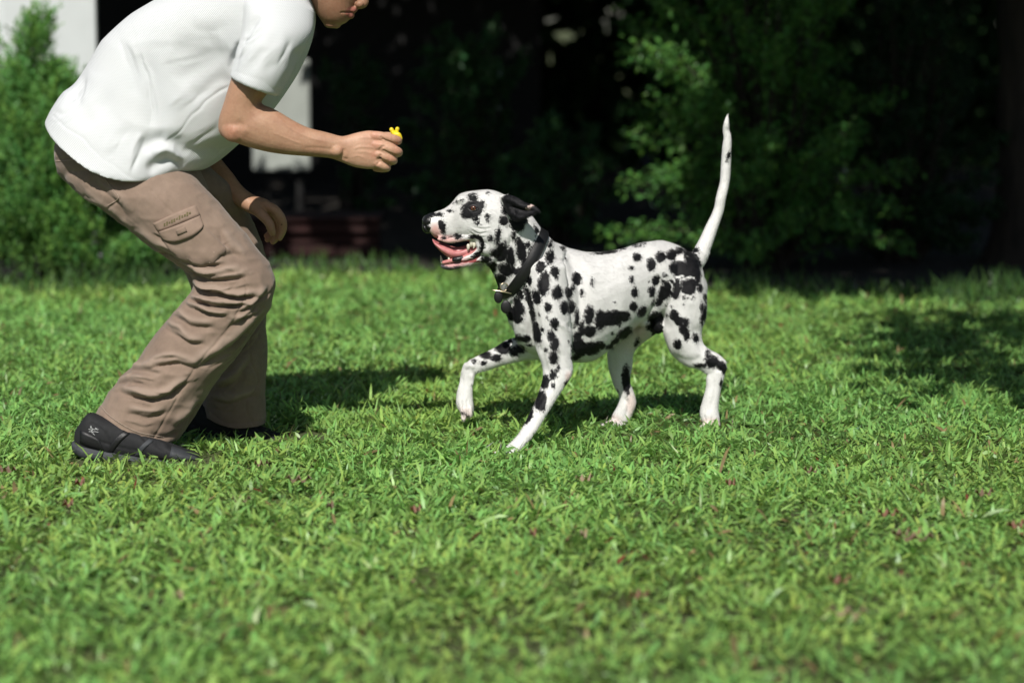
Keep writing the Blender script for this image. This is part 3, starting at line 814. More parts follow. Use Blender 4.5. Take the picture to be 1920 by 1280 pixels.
# ---- shirt
sy = PY
torso = loft([(150, 120, 430, 300, sy, .15), ], 1) if False else loft([(440, -78, 560, -55, sy, .10), (395, -55, 590, 15, sy, .165), (330, -22, 587, 68, sy, .185), (268, 15, 566, 122, sy, .185), (224, 46, 544, 162, sy, .175), (190, 78, 515, 205, sy, .168), (164, 115, 482, 240, sy, .168), (140, 155, 445, 272, sy, .172), (117, 177, 405, 306, sy, .184, 3), (99, 203, 376, 321, sy - .004, .198, 14), (87, 227, 346, 318, sy - .008, .212, 50)], 5, 48, hollow=.09)
slv_n = loft([(440, -30, 588, 20, 6.22, .09), (455, 20, 585, 62, 6.165, .10), (452, 70, 560, 105, 6.125, .092), (443, 108, 542, 145, 6.105, .083), (433, 143, 521, 181, 6.10, .078)], 5, 32, hollow=.09)
slv_f = loft([(440, -30, 588, 20, 6.40, .09), (450, 20, 580, 62, 6.47, .10), (430, 80, 540, 120, 6.50, .09), (410, 130, 510, 180, 6.49, .08)], 5, 32, hollow=.09)
SH = Sculpt([torso, slv_n, slv_f], .0038, 8)
SH.jitter(.004, 6, 6); SH.crumple(.006, 6, 3)
q4 = lambda *p: [z4(x, y) for x, y in p]
SFOLDS = [
    (q4((1440, 100), (1370, 190), (1310, 300), (1262, 440)), .012, 7, 'groove'),
    (q4((690, 340), (740, 520), (765, 700), (740, 880)), 0.0077, 24, 'fold'),
    (q4((880, 330), (1010, 300), (1180, 250)), .008, 22, 'groove'),
    (q4((900, 520), (1080, 420), (1240, 300)), .008, 20, 'groove'),
    (q4((1000, 620), (1130, 540), (1240, 470)), .007, 18, 'groove'),
    (q4((850, 930), (910, 900), (960, 950), (1100, 960), (1250, 930)), .010, 13, 'groove'),
    (q4((740, 1100), (800, 1030), (890, 1010), (950, 1060)), .012, 11, 'groove'),
    (q4((760, 980), (840, 940), (900, 970), (930, 1020)), .014, 10, 'ridge'),
    (q4((700, 950), (760, 900), (850, 860)), .010, 12, 'groove'),
    (q4((400, 620), (520, 760), (560, 900)), .005, 22, 'groove'),
    (q4((250, 560), (300, 680), (380, 800)), .006, 18, 'groove'),
    (q4((330, 430), (290, 560), (200, 690)), 0.0042, 16, 'fold'),
    (q4((1400, 420), (1480, 330), (1560, 200)), 0.0028, 14, 'fold'),
    (q4((1480, 470), (1560, 350), (1640, 220)), 0.0028, 12, 'fold'),
    (q4((1330, 480), (1400, 400), (1450, 300)), .003, 12, 'groove'),
    (q4((1600, 560), (1660, 420), (1700, 300)), .010, 10, 'groove'),
    (q4((1245, 545), (1150, 610), (1050, 690), (950, 800), (850, 900)), .0030, 1.8, 'seam'),
    (q4((140, 740), (300, 865), (420, 985), (560, 1080), (660, 1130), (760, 1140)), .0022, 1.8, 'seam'),
    (q4((1265, 455), (1380, 480), (1550, 575)), .0018, 1.6, 'seam'),

    (q4((560, 250), (620, 420), (660, 620)), 0.0042, 14, 'fold'), (q4((1000, 180), (1120, 190), (1230, 160)), 0.0020, 13, 'fold'),
    (q4((850, 420), (1000, 380), (1150, 330)), 0.0020, 13, 'fold'), (q4((900, 720), (1000, 660), (1120, 560)), 0.0020, 13, 'fold'),
    (q4((640, 1050), (690, 960), (720, 860)), 0.0049, 7, 'fold'), (q4((480, 1000), (540, 930), (620, 800)), 0.0022, 12, 'fold'), (q4((960, 900), (1060, 880), (1180, 800)), 0.0021, 9, 'fold'),
    (q4((1320, 260), (1390, 240), (1450, 180)), 0.0042, 5, 'fold'), (q4((1290, 380), (1350, 330), (1400, 260)), 0.0035, 5, 'fold'), (q4((1560, 420), (1600, 330), (1640, 260)), 0.0035, 6, 'fold'),
    (q4((200, 640), (270, 600), (340, 500)), 0.0035, 8, 'fold'), (q4((160, 720), (240, 700), (330, 620)), 0.0028, 7, 'fold'),
]
SH.strokes(SFOLDS + minor(SFOLDS, 3, random.Random(9)), noise=3)
SH.relax(1)
m = N('white_waffle_knit')
v = m.tex(); w1 = []
for rot in ((0, .65, 0), (0, -.92, 0)):
    mp = m.n('Mapping'); mp.inputs['Rotation'].default_value = rot; m.l(v, mp.inputs[0])
    wv = m.n('TexWave'); wv.inputs['Scale'].default_value = 80; wv.inputs['Distortion'].default_value = 1.6; wv.inputs['Detail'].default_value = 1.5; wv.inputs['Detail Scale'].default_value = .35; m.l(mp.outputs[0], wv.inputs[0]); w1.append(wv.outputs[0])
hgt = m.math('ADD', w1[0], m.math('MULTIPLY', w1[1], .6))
MAT['shirt'] = m.pbr(m.ramp(m.noise(5, 4), [(.3, (.625, .65, .66)), (.7, (.68, .70, .705))]), .92, m.bump(m.math('ADD', hgt, m.noise(22, 4)), .46, .0022), Sheen_Weight=.1)
shirt = link('t_shirt', SH.mesh('t_shirt'), MAT['shirt'], person)

# ---- skin: head, neck, arms, hands as one body
ay = 6.105
arm = loft([(470, 20, 570, 50, 6.17, .055), (450, 95, 535, 128, 6.12, .055), (434, 147, 504, 172, ay, .05), (420, 192, 491, 190, ay, .047), (410, 226, 494, 197, ay, .045), (413, 252, 508, 202, ay, .043), (438, 266, 527, 212, ay, .043), (484, 281, 552, 227, ay + .005, .041), (527, 289, 580, 240, ay + .01, .037), (574, 293, 612, 248, ay + .012, .032), (615, 296, 638, 255, ay + .014, .027), (638, 303, 650, 254, ay + .016, .025), (664, 313, 668, 249, ay + .018, .024), (690, 317, 690, 245, ay + .02, .022), (706, 316, 705, 246, ay + .022, .019)], 4, 28, p=2.3)
hy = ay + .015
fing = [tubep([(696, 255, hy + .006, 9.5), (712, 256, hy - .002, 9.5), (736, 261, hy + .004, 9.3), (746, 264, hy + .02, 8.4), (738, 262, hy + .042, 7.6), (722, 263, hy + .05, 6.6)]),
        tubep([(694, 271, hy + .004, 9.5), (712, 273, hy - .004, 10), (738, 282, hy, 9.8), (747, 286, hy + .018, 8.6), (738, 288, hy + .042, 8), (720, 287, hy + .048, 7)]),
        tubep([(692, 287, hy + .006, 9), (708, 289, hy - .002, 9.4), (730, 297, hy + .002, 9), (738, 301, hy + .018, 8), (729, 303, hy + .04, 7.4), (714, 302, hy + .046, 6.6)]),
        tubep([(688, 302, hy + .008, 8), (702, 304, hy + .001, 8.6), (719, 312, hy + .006, 8), (726, 315, hy + .02, 7.2), (717, 317, hy + .038, 6.6), (704, 316, hy + .044, 6)])]
thumb = tubep([(655, 268, hy + .02, 11), (680, 262, hy + .045, 11), (706, 258, hy + .062, 9.5), (728, 256, hy + .062, 8.4), (738, 257, hy + .054, 7)])
palm = loft([(672, 306, 672, 256, hy + .02, .022), (705, 312, 705, 252, hy + .022, .022)], 2)
knuck = [blob(702, 255, hy - .001, 13, .0125, 9), blob(702, 271, hy - .003, 13, .0125, 9), blob(698, 288, hy - .001, 12, .0125, 9), blob(693, 302, hy + .001, 11, .011, 8)]
styl = [blob(632, 283, ay + .002, 15, .0225, 13), blob(440, 243, ay - .022, 26, .0215, 24)]
# the far arm hangs between the legs
fa = loft([(520, 10, 440, 0, 6.470, .055), (470, 110, 395, 120, 6.49, .05), (430, 190, 350, 210, 6.500, .047), (400, 250, 335, 280, 6.460, .045), (404, 280, 352, 303, 6.492, .042), (415, 299, 376, 324, 6.467, .038), (436, 325, 407, 353, 6.437, .032), (455, 350, 435, 378, 6.417, .027), (477, 366, 457, 394, 6.407, .031), (500, 374, 478, 404, 6.402, .037), (512, 384, 492, 408, 6.404, .036)], 4, 26)
ffing = [tubep([(497, 384, 6.377, 9), (515, 393, 6.370, 9), (528, 410, 6.372, 8.2), (531, 428, 6.380, 7.4), (524, 446, 6.387, 6.2)]),
         tubep([(500, 390, 6.397, 9), (518, 402, 6.392, 9), (526, 422, 6.397, 8), (522, 440, 6.402, 7.2), (512, 453, 6.407, 6)]),
         tubep([(500, 394, 6.417, 8.5), (514, 408, 6.417, 8.5), (518, 426, 6.422, 7.8), (511, 441, 6.427, 7), (502, 449, 6.427, 6)]),
         tubep([(498, 398, 6.437, 8), (508, 412, 6.437, 7.6), (511, 426, 6.437, 7), (506, 438, 6.439, 6.4), (500, 442, 6.439, 5.5)])]
fthumb = tubep([(474, 388, 6.382, 11), (490, 402, 6.364, 10), (503, 416, 6.356, 8.8), (508, 428, 6.356, 8.2), (511, 437, 6.360, 6.6)])
# head, looking down at the dog; most of it is above the frame
hd = loft([(606, 44, 640, 47, PY, .024), (596, 30, 650, 42, PY, .038), (586, 12, 660, 30, PY, .050), (574, -12, 664, 10, PY, .060), (558, -46, 676, -22, PY, .068), (536, -84, 682, -60, PY, .075), (528, -120, 674, -104, PY, .077), (540, -150, 648, -142, PY, .066), (570, -166, 622, -162, PY, .04)], 4, 30)
nose = tubep([(672, -40, PY, 8), (680, -14, PY, 9), (682, 4, PY, 9.5), (674, 8, PY, 10)])
nost = [blob(674, 8, PY + s * .013, 8, .009, 7) for s in (-1, 1)]
lips = [tubep([(650, 22, PY - .022, 4), (661, 19, PY - .012, 6), (664, 18, PY, 6.5), (661, 19, PY + .012, 6), (650, 22, PY + .022, 4)]),
        tubep([(646, 28, PY - .02, 4), (655, 29, PY - .012, 6.5), (658, 29, PY, 7), (655, 29, PY + .012, 6.5), (646, 28, PY + .02, 4)])]
ears = [loft([(575, -70, 596, -66, PY + s * .078, .01), (566, -48, 594, -44, PY + s * .082, .012), (572, -25, 590, -22, PY + s * .079, .01)], 3, 14) for s in (-1, 1)]
neck = loft([(500, -85, 575, 10, PY, .07), (525, -95, 590, 0, PY, .062), (545, -100, 615, -15, PY, .058)], 4, 24)
chest = loft([(380, -20, 560, 60, PY, .13), (440, -45, 575, 10, PY, .14), (490, -70, 575, -10, PY, .09), (520, -82, 580, -10, PY, .065)], 3, 24)
BD = Sculpt([arm, palm, thumb, fa, fthumb, hd, nose, neck, chest] + fing + knuck + styl + ffing + nost + lips + ears, .0024, 4)
z5 = lambda x, y: (400 + x / 3.555, 120 + y / 3.555)
q5 = lambda *p: [z5(x, y) for x, y in p]
z7 = lambda x, y: (600 + x / 10.67, 220 + y / 10.67)
q7 = lambda *p: [z7(x, y) for x, y in p]
BD.strokes([
    (q5((315, 275), (345, 255), (350, 215)), .005, 4, 'groove'),
    (q5((150, 380), (190, 420), (160, 480)), .0025, 7, 'groove'), (q5((120, 440), (170, 450), (230, 430)), .003, 8, 'ridge'),
    (q5((330, 300), (430, 400), (560, 480)), .0020, 12, 'groove'),
    (q7((660, 640), (800, 595), (1000, 600), (1160, 640)), .0012, 2.0, 'ridge'),
    (q7((620, 800), (760, 770), (900, 820)), .0009, 2.0, 'ridge'),
    (q7((480, 620), (470, 720), (430, 790)), .0025, 3, 'groove'),
    (q7((1250, 440), (1400, 490), (1560, 560)), .0028, 1.3, 'seam'), (q7((1270, 660), (1400, 720), (1520, 770)), .0028, 1.3, 'seam'), (q7((1210, 830), (1330, 890), (1430, 930)), .0028, 1.3, 'seam'),
    (q7((1210, 380), (1250, 420), (1290, 450)), .002, 2, 'groove'), (q7((1200, 660), (1240, 600), (1300, 570)), .0028, 2.4, 'groove'), (q7((1170, 850), (1200, 790), (1220, 740)), .003, 2.6, 'groove'), (q7((1130, 960), (1180, 900), (1200, 870)), .0024, 2.2, 'groove'),
    (q5((420, 350), (520, 430), (640, 490), (760, 520)), .0012, 2.4, 'ridge'), (q5((380, 450), (500, 500), (600, 540)), .0010, 2.2, 'ridge'), (q5((600, 560), (700, 560), (820, 575)), .0012, 3, 'groove'),
    (q7((760, 420), (900, 400), (1060, 420)), .0010, 2.2, 'ridge'), (q7((700, 700), (900, 690), (1100, 740)), .0009, 2.4, 'ridge'), (q7((1440, 380), (1450, 420), (1440, 460)), .0008, 1.0, 'seam'), (q7((1500, 580), (1510, 640), (1490, 690)), .0009, 1.0, 'seam'), (q7((1390, 780), (1400, 820), (1380, 870)), .0008, 1.0, 'seam'),
    (q7((560, 850), (500, 830), (440, 800)), .002, 3, 'groove'),
    ([(640, 24), (650, 24), (660, 24)], .0035, 1.5, 'seam'),
], mask=None)
m = N('skin')
t = m.attr('tint'); nz = m.noise(25, 4); n4 = m.noise(420, 3)
c = m.mix(.8, t, m.ramp(nz, [(.3, (.88, .78, .74)), (.7, (1.1, 1.10, 1.08))]), 'MULTIPLY')
c = m.mix(.6, c, m.ramp(m.noise(160, 3), [(.3, (.88, .84, .82)), (.7, (1.08, 1.08, 1.08))]), 'MULTIPLY')
MAT['skin'] = m.pbr(c, .52, m.bump(m.math('ADD', n4, m.noise(90, 3)), .5, .0009), Subsurface_Weight=.12, Subsurface_Radius=(.012, .005, .003), Subsurface_Scale=.5, Specular_IOR_Level=.35)
tint = np.tile(np.array([.415, .252, .165]), (len(BD.V), 1))
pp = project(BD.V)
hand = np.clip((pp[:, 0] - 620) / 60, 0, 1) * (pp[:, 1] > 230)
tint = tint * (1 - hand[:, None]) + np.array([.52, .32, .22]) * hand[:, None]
for kx, ky, r in ((703, 254, 9), (705, 272, 9), (700, 290, 8), (746, 264, 8), (746, 286, 8), (735, 300, 8), (436, 250, 16)):
    g_ = np.exp(-((pp[:, 0] - kx) ** 2 + (pp[:, 1] - ky) ** 2) / r ** 2)[:, None]; tint = tint * (1 - .35 * g_) + np.array([.60, .25, .18]) * .35 * g_
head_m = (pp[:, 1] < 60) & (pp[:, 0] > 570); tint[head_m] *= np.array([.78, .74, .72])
lipm = (np.hypot(pp[:, 0] - 660, pp[:, 1] - 24) < 12); tint[lipm] = (.32, .13, .10)
for px_, py_, r in ((713, 296, 2.6), (528, 421, 1.6)):
    tint[np.hypot(pp[:, 0] - px_, pp[:, 1] - py_) < r] *= .2
me = BD.mesh('body'); add_attr(me, 'tint', tint)
link('body', me, MAT['skin'], person)
# hair
hair = Sculpt([loft([(560, -20, 590, -18, PY, .072), (535, -60, 620, -85, PY, .083), (520, -100, 668, -108, PY, .088), (522, -140, 668, -138, PY, .082), (545, -172, 640, -168, PY, .06)], 4, 30)], .005, 4)
hair.jitter(.008, 30, 3)
m = N('black_hair'); MAT['hair'] = m.pbr((.012, .01, .009), .45, m.bump(m.noise(160, 3), .8, .006))
link('hair', hair.mesh('hair'), MAT['hair'], person)
for s in (-1, 1):
    link('eye', mesh_py('eye', *blob(668, -38, PY + s * .032, 8, .011, 8)), MAT['hair'], person)

# ---- shoes
MAT['shoe'] = plain('black_mesh_fabric', (.009, .0095, .011), .8, .3, 120, .5, .001)
MAT['sole'] = plain('dark_grey_rubber', (.036, .040, .046), .7, .2, 40)
MAT['strap'] = plain('black_band', (.008, .008, .009), .5, .2, 60)
MAT['silver'] = plain('silver_print', (.45, .46, .46), .4, .05, 60)
def shoe(dx, dy, Y, label):
    f = lambda r: tuple((r[0] + dx, r[1] + dy, r[2] + dx, r[3] + dy, Y, r[4]))
    up = Sculpt([loft([f(r) for r in ((146, 800, 150, 848, .026), (166, 774, 164, 853, .036), (195, 782, 195, 856, .038), (245, 800, 245, 860, .041), (295, 822, 295, 862, .046), (335, 838, 335, 864, .047), (362, 848, 362, 865, .038), (378, 855, 376, 865, .02))], 5, 28, p=2.4)], .004, 5)
    up.strokes([([(a + dx, b + dy) for a, b in l_], d_, w_, k_) for l_, d_, w_, k_ in (([(172, 792), (196, 812), (214, 852)], .003, 2, 'seam'), ([(262, 810), (276, 834), (270, 858)], .003, 2, 'seam'), ([(318, 832), (330, 846), (326, 862)], .003, 2.2, 'seam'), ([(282, 822), (300, 828), (316, 836)], .004, 3, 'ridge'), ([(150, 815), (200, 832), (260, 846)], .0022, 2, 'seam'), ([(340, 842), (352, 848), (368, 852)], .002, 4, 'groove'), ([(290, 832), (310, 846), (312, 858)], .003, 4, 'groove'))], noise=1)
    up.jitter(.0012, 45, 3)
    e = empty('shoe', at(250 + dx, 860 + dy, Y)); e.parent = person; e.matrix_parent_inverse = person.matrix_world.inverted()
    bpy.context.view_layer.update()
    if label: e['label'] = label
    u = link('upper', up.mesh('upper'), MAT['shoe'], e)
    so = Sculpt([loft([f(r) for r in ((139, 826, 143, 850, .026), (160, 831, 160, 858, .041), (200, 840, 200, 863, .043), (250, 848, 250, 867, .045), (300, 855, 300, 870, .051), (340, 859, 340, 871, .052), (368, 861, 366, 870, .042), (384, 862, 382, 868, .022))], 5, 28, p=3)], .004, 3)
    so.strokes([([(142 + dx, 838 + dy), (200 + dx, 851 + dy), (300 + dx, 863 + dy), (380 + dx, 866 + dy)], .003, 2.0, 'seam')])
    link('sole', so.mesh('sole'), MAT['sole'], e)
    return up, u, e
upn, un, shoe_n = shoe(0, 0, 6.13, 'near shoe')
bn = upn.bvh()
link('strap', mesh_py('strap', *patch(bn, [(197, 850), (214, 823), (232, 806)], [(208, 852), (226, 828), (244, 812)], 8, 3, .002, .004)), MAT['strap'], shoe_n)
link('toe_cap', mesh_py('toe_cap', *patch(bn, [(322, 836), (346, 844), (370, 853)], [(316, 861), (344, 863), (374, 862)], 8, 4, .002, .004)), MAT['sole'], shoe_n)
link('heel_panel', mesh_py('heel_panel', *patch(bn, [(150, 806), (164, 812), (186, 824)], [(150, 830), (168, 838), (196, 846)], 8, 4, .002, .004)), MAT['strap'], shoe_n)
link('strap', mesh_py('strap', *patch(bn, [(252, 855), (264, 836), (280, 822)], [(260, 857), (272, 840), (288, 826)], 8, 3, .002, .004)), MAT['sole'], shoe_n)
zl = lambda x, y: (100 + x / 3.2, 720 + y / 3.2)
stitch_parts = []
for a in ([(222, 255), (234, 268), (230, 290)], [(234, 268), (248, 272), (262, 266)], [(230, 290), (246, 284), (270, 288)], [(236, 286), (240, 298), (248, 304)], [(212, 270), (224, 272), (236, 276)], [(226, 250), (228, 258), (222, 262)], [(252, 262), (262, 272), (270, 272)], [(214, 284), (224, 284), (232, 280)]):
    P = []
    for q in a:
        h_, n_ = hit(bn, *zl(*q))
        if h_ is not None: P.append((*(np.array(h_) + np.array(n_) * .0006), .0008))
    if len(P) == 3: stitch_parts.append(tube3(P, 5, 3))
if stitch_parts: link('logo', mesh_py('logo', *join(stitch_parts)), MAT['silver'], shoe_n)
pl = loft([(165, 776, 171, 772, 6.13, .008), (156, 786, 164, 780, 6.13, .009), (151, 800, 156, 798, 6.13, .008)], 3, 12)
link('pull_tab', mesh_py('pull_tab', *pl), MAT['strap'], shoe_n)
shoe(160, -36, 6.47, 'far shoe in the shade')

# ---- toy
MAT['yellow'] = plain('yellow_rubber', (.78, .60, .02), .4, .06, 40)
ty = hy + .03
toy = Sculpt([tubep([(734, 243, ty, 4.2), (737, 250, ty, 3.8), (740, 256, ty, 4)]), tubep([(745, 242, ty - .002, 4.2), (743, 250, ty, 3.8), (741, 257, ty, 4)]), blob(741, 258, ty, 8, .010, 7), tubep([(740, 252, ty - .008, 5.5), (747, 253, ty - .010, 5), (751, 260, ty - .008, 4)])], .0014, 2)
to = link('toy', toy.mesh('toy'), MAT['yellow'])
tag(to, 'small yellow rubber toy with two rounded ears held between finger and thumb', 'toy')

# ================================================================== DOG
def dY(x): return 6.42 + (x - 1000) * (.27 / 320)
DG0 = at(1120, 800, 6.5); dog = empty('dog', (wx(1120, 6.5), 6.5, 0))
tag(dog, 'white dog with black spots and a black collar trotting towards the held toy', 'dog')
def dl(rows, off=0.0, **kw):
    return loft([(r[0], r[1], r[2], r[3], dY((r[0] + r[2]) / 2) + off + (r[5] if len(r) > 5 else 0), r[4]) for r in rows], **kw)
torso = dl([(957, 548, 962, 610, .035), (985, 478, 975, 650, .078), (1030, 454, 1030, 672, .10), (1071, 467, 1075, 680, .112), (1110, 473, 1113, 675, .117), (1165, 466, 1163, 639, .11), (1205, 455, 1200, 606, .095), (1243, 451, 1240, 592, .092), (1278, 464, 1275, 600, .09), (1303, 487, 1299, 592, .072), (1316, 515, 1313, 570, .045)], k=4, n=36, p=2.15)
HY = 6.34
hr = lambda rows: [(r[0], r[1], r[2], r[3], HY + (r[5] if len(r) > 5 else 0), r[4]) for r in rows]
nk = loft([(1060, 468, 962, 620, dY(1010), .085), (1040, 455, 948, 585, 6.40, .078), (1018, 432, 937, 545, 6.38, .070), (1000, 408, 924, 512, 6.36, .062), (975, 382, 910, 492, 6.35, .058)], 4, 32)
skull = loft(hr([(985, 400, 940, 480, .046), (952, 370, 925, 494, .060), (920, 357, 908, 478, .066), (888, 358, 890, 458, .063), (862, 364, 868, 450, .054), (846, 381, 852, 449, .040), (832, 391, 838, 451, .034), (818, 396, 824, 449, .031), (806, 402, 813, 445, .027), (798, 410, 806, 436, .018)]), 4, 30, p=2.2)
brow = [blob(868, 377, HY - .035, 14, .014, 10), blob(868, 377, HY + .035, 14, .014, 10)]
cheek = [blob(918, 455, HY - .036, 26, .022, 26), blob(918, 455, HY + .036, 26, .022, 26)]
jaw = loft(hr([(930, 450, 918, 502, .045), (908, 468, 902, 493, .036), (888, 480, 884, 498, .029), (866, 486, 862, 503, .025), (846, 490, 842, 507, .023), (832, 493, 832, 505, .019), (826, 495, 826, 502, .012)]), 4, 24)
lipflap = [tubep([(822, 448, HY - .029, 4), (842, 451, HY - .034, 5), (866, 446, HY - .038, 5.5), (890, 442, HY - .043, 5.5), (903, 450, HY - .043, 6), (902, 464, HY - .039, 5.5), (888, 478, HY - .030, 4.5), (866, 487, HY - .025, 3.5)]),
           tubep([(822, 448, HY + .029, 4), (842, 451, HY + .034, 5), (866, 446, HY + .038, 5.5), (890, 442, HY + .043, 5.5), (903, 450, HY + .043, 6), (902, 464, HY + .039, 5.5), (888, 478, HY + .030, 4.5), (866, 487, HY + .025, 3.5)])]
def ear(s):
    o = lambda a: HY + s * a
    return [loft([(938, 367, 947, 389, o(.054), .007), (954, 366, 953, 402, o(.064), .006), (970, 371, 963, 414, o(.071), .0055), (983, 379, 976, 414, o(.077), .005), (997, 384, 992, 406, o(.083), .0045), (1006, 388, 1003, 401, o(.087), .0035), (1012, 393, 1010, 398, o(.089), .002)], 4, 20, p=2.2)]
near_hind = loft([(r[0], r[1], r[2], r[3], dY(1280) + r[5], r[4]) for r in [(1212, 478, 1308, 486, .05, -.035), (1216, 510, 1320, 520, .06, -.045), (1226, 550, 1326, 552, .062, -.05), (1240, 590, 1325, 588, .056, -.055), (1244, 625, 1316, 617, .048, -.06), (1256, 660, 1317, 642, .039, -.065), (1282, 684, 1328, 654, .029, -.068), (1308, 692, 1346, 664, .021, -.07), (1326, 702, 1361, 678, .017, -.07)]], 4, 28)
near_meta = loft([(r[0], r[1], r[2], r[3], dY(1280) + r[5], r[4]) for r in [(1330, 682, 1363, 688, .016, -.07), (1325, 705, 1357, 708, .017, -.07), (1323, 730, 1351, 730, .016, -.07), (1315, 762, 1347, 760, .017, -.07), (1313, 783, 1349, 784, .020, -.07), (1320, 798, 1350, 799, .018, -.07)]], 4, 22)
far_hind = loft([(r[0], r[1], r[2], r[3], 6.64 + r[5], r[4]) for r in [(1195, 520, 1290, 540, .05, .0), (1165, 590, 1245, 610, .05, .01), (1140, 645, 1196, 650, .04, .02), (1138, 680, 1186, 684, .031, .02), (1148, 718, 1183, 716, .023, .02), (1160, 742, 1190, 744, .018, .02), (1158, 760, 1191, 758, .018, .02), (1148, 777, 1184, 780, .019, .02), (1146, 793, 1176, 796, .017, .02)]], 4, 24)
near_front = loft([(r[0], r[1], r[2], r[3], 6.40 + r[5], r[4]) for r in [(985, 500, 1060, 500, .05, -.055), (990, 560, 1066, 560, .056, -.065), (998, 610, 1072, 620, .052, -.075), (1005, 655, 1073, 664, .042, -.085), (1018, 694, 1073, 700, .032, -.095), (1013, 728, 1054, 732, .024, -.11), (1000, 762, 1031, 766, .019, -.13), (979, 801, 1006, 807, .0165, -.155), (962, 824, 988, 829, .0165, -.175), (945, 840, 972, 847, .019, -.19), (934, 845, 956, 856, .019, -.20), (926, 850, 938, 859, .014, -.203)]], 4, 24)
elbow = [blob(1064, 696, 6.318, 10, .016, 13)]
far_front = loft([(r[0], r[1], r[2], r[3], 6.46 + r[5], r[4]) for r in [(1050, 560, 1060, 650, .05, .0), (1012, 605, 1024, 672, .042, .01), (985, 626, 990, 675, .034, .015), (955, 636, 960, 681, .027, .015), (922, 653, 929, 689, .022, .015), (896, 666, 906, 697, .018, .015), (878, 674, 893, 702, .018, .015)]], 4, 22)
far_fpaw = loft([(r[0], r[1], r[2], r[3], 6.475, r[4]) for r in [(868, 681, 896, 688, .0165), (862, 700, 893, 703, .016), (860, 720, 887, 722, .0145), (856, 740, 886, 742, .017), (855, 757, 888, 760, .020), (861, 770, 887, 773, .018), (866, 778, 884, 781, .013)]], 4, 22)
def toes(px, py, Y, dx, dy, r=6.5, sp=.011):
    return [tubep([(px, py, Y + (i - 1.5) * sp, r), (px + dx * (1 if i in (1, 2) else .8), py + dy, Y + (i - 1.5) * sp * 1.15, r * .85)], 10) for i in range(4)]
tail = tubep([(1285, 500, dY(1290), 22), (1308, 486, dY(1300), 17), (1332, 432, 6.70, 12.5), (1347, 396, 6.71, 10.2), (1352, 372, 6.71, 10.4), (1359, 340, 6.72, 9.2), (1361.5, 300, 6.72, 8.8), (1364, 262, 6.715, 7.6), (1361.5, 246, 6.715, 6.4), (1362, 234, 6.71, 4.6), (1363.5, 218, 6.71, 1.6)], 14, 5)
groin = [blob(1233, 606, 6.60, 11, .022, 19), blob(1195, 600, 6.58, 22, .016, 12)]
rump = [blob(1290, 530, dY(1290), 32, .085, 52)]
sh_m = [blob(1018, 545, 6.345, 34, .03, 60)]
DG = Sculpt([torso, nk, skull, jaw, near_hind, near_meta, far_hind, near_front, far_front, far_fpaw, tail] + brow + cheek + lipflap + ear(-1) + ear(1) + elbow + groin + rump + sh_m
            + toes(936, 851, 6.198, -22, 4, 6.2, .0125) + toes(1326, 795, dY(1280) - .07, -12, 7, 6.2, .0125) + toes(1150, 791, 6.66, -18, 7, 6, .0125) + toes(870, 768, 6.475, -1, 15, 6, .0125) + toes(880, 766, 6.475, 2, 10, 5, .012), .0029, 6)
q1 = lambda *p: [z1(x, y) for x, y in p]
q2 = lambda *p: [z2(x, y) for x, y in p]
q3 = lambda *p: [z3(x, y) for x, y in p]
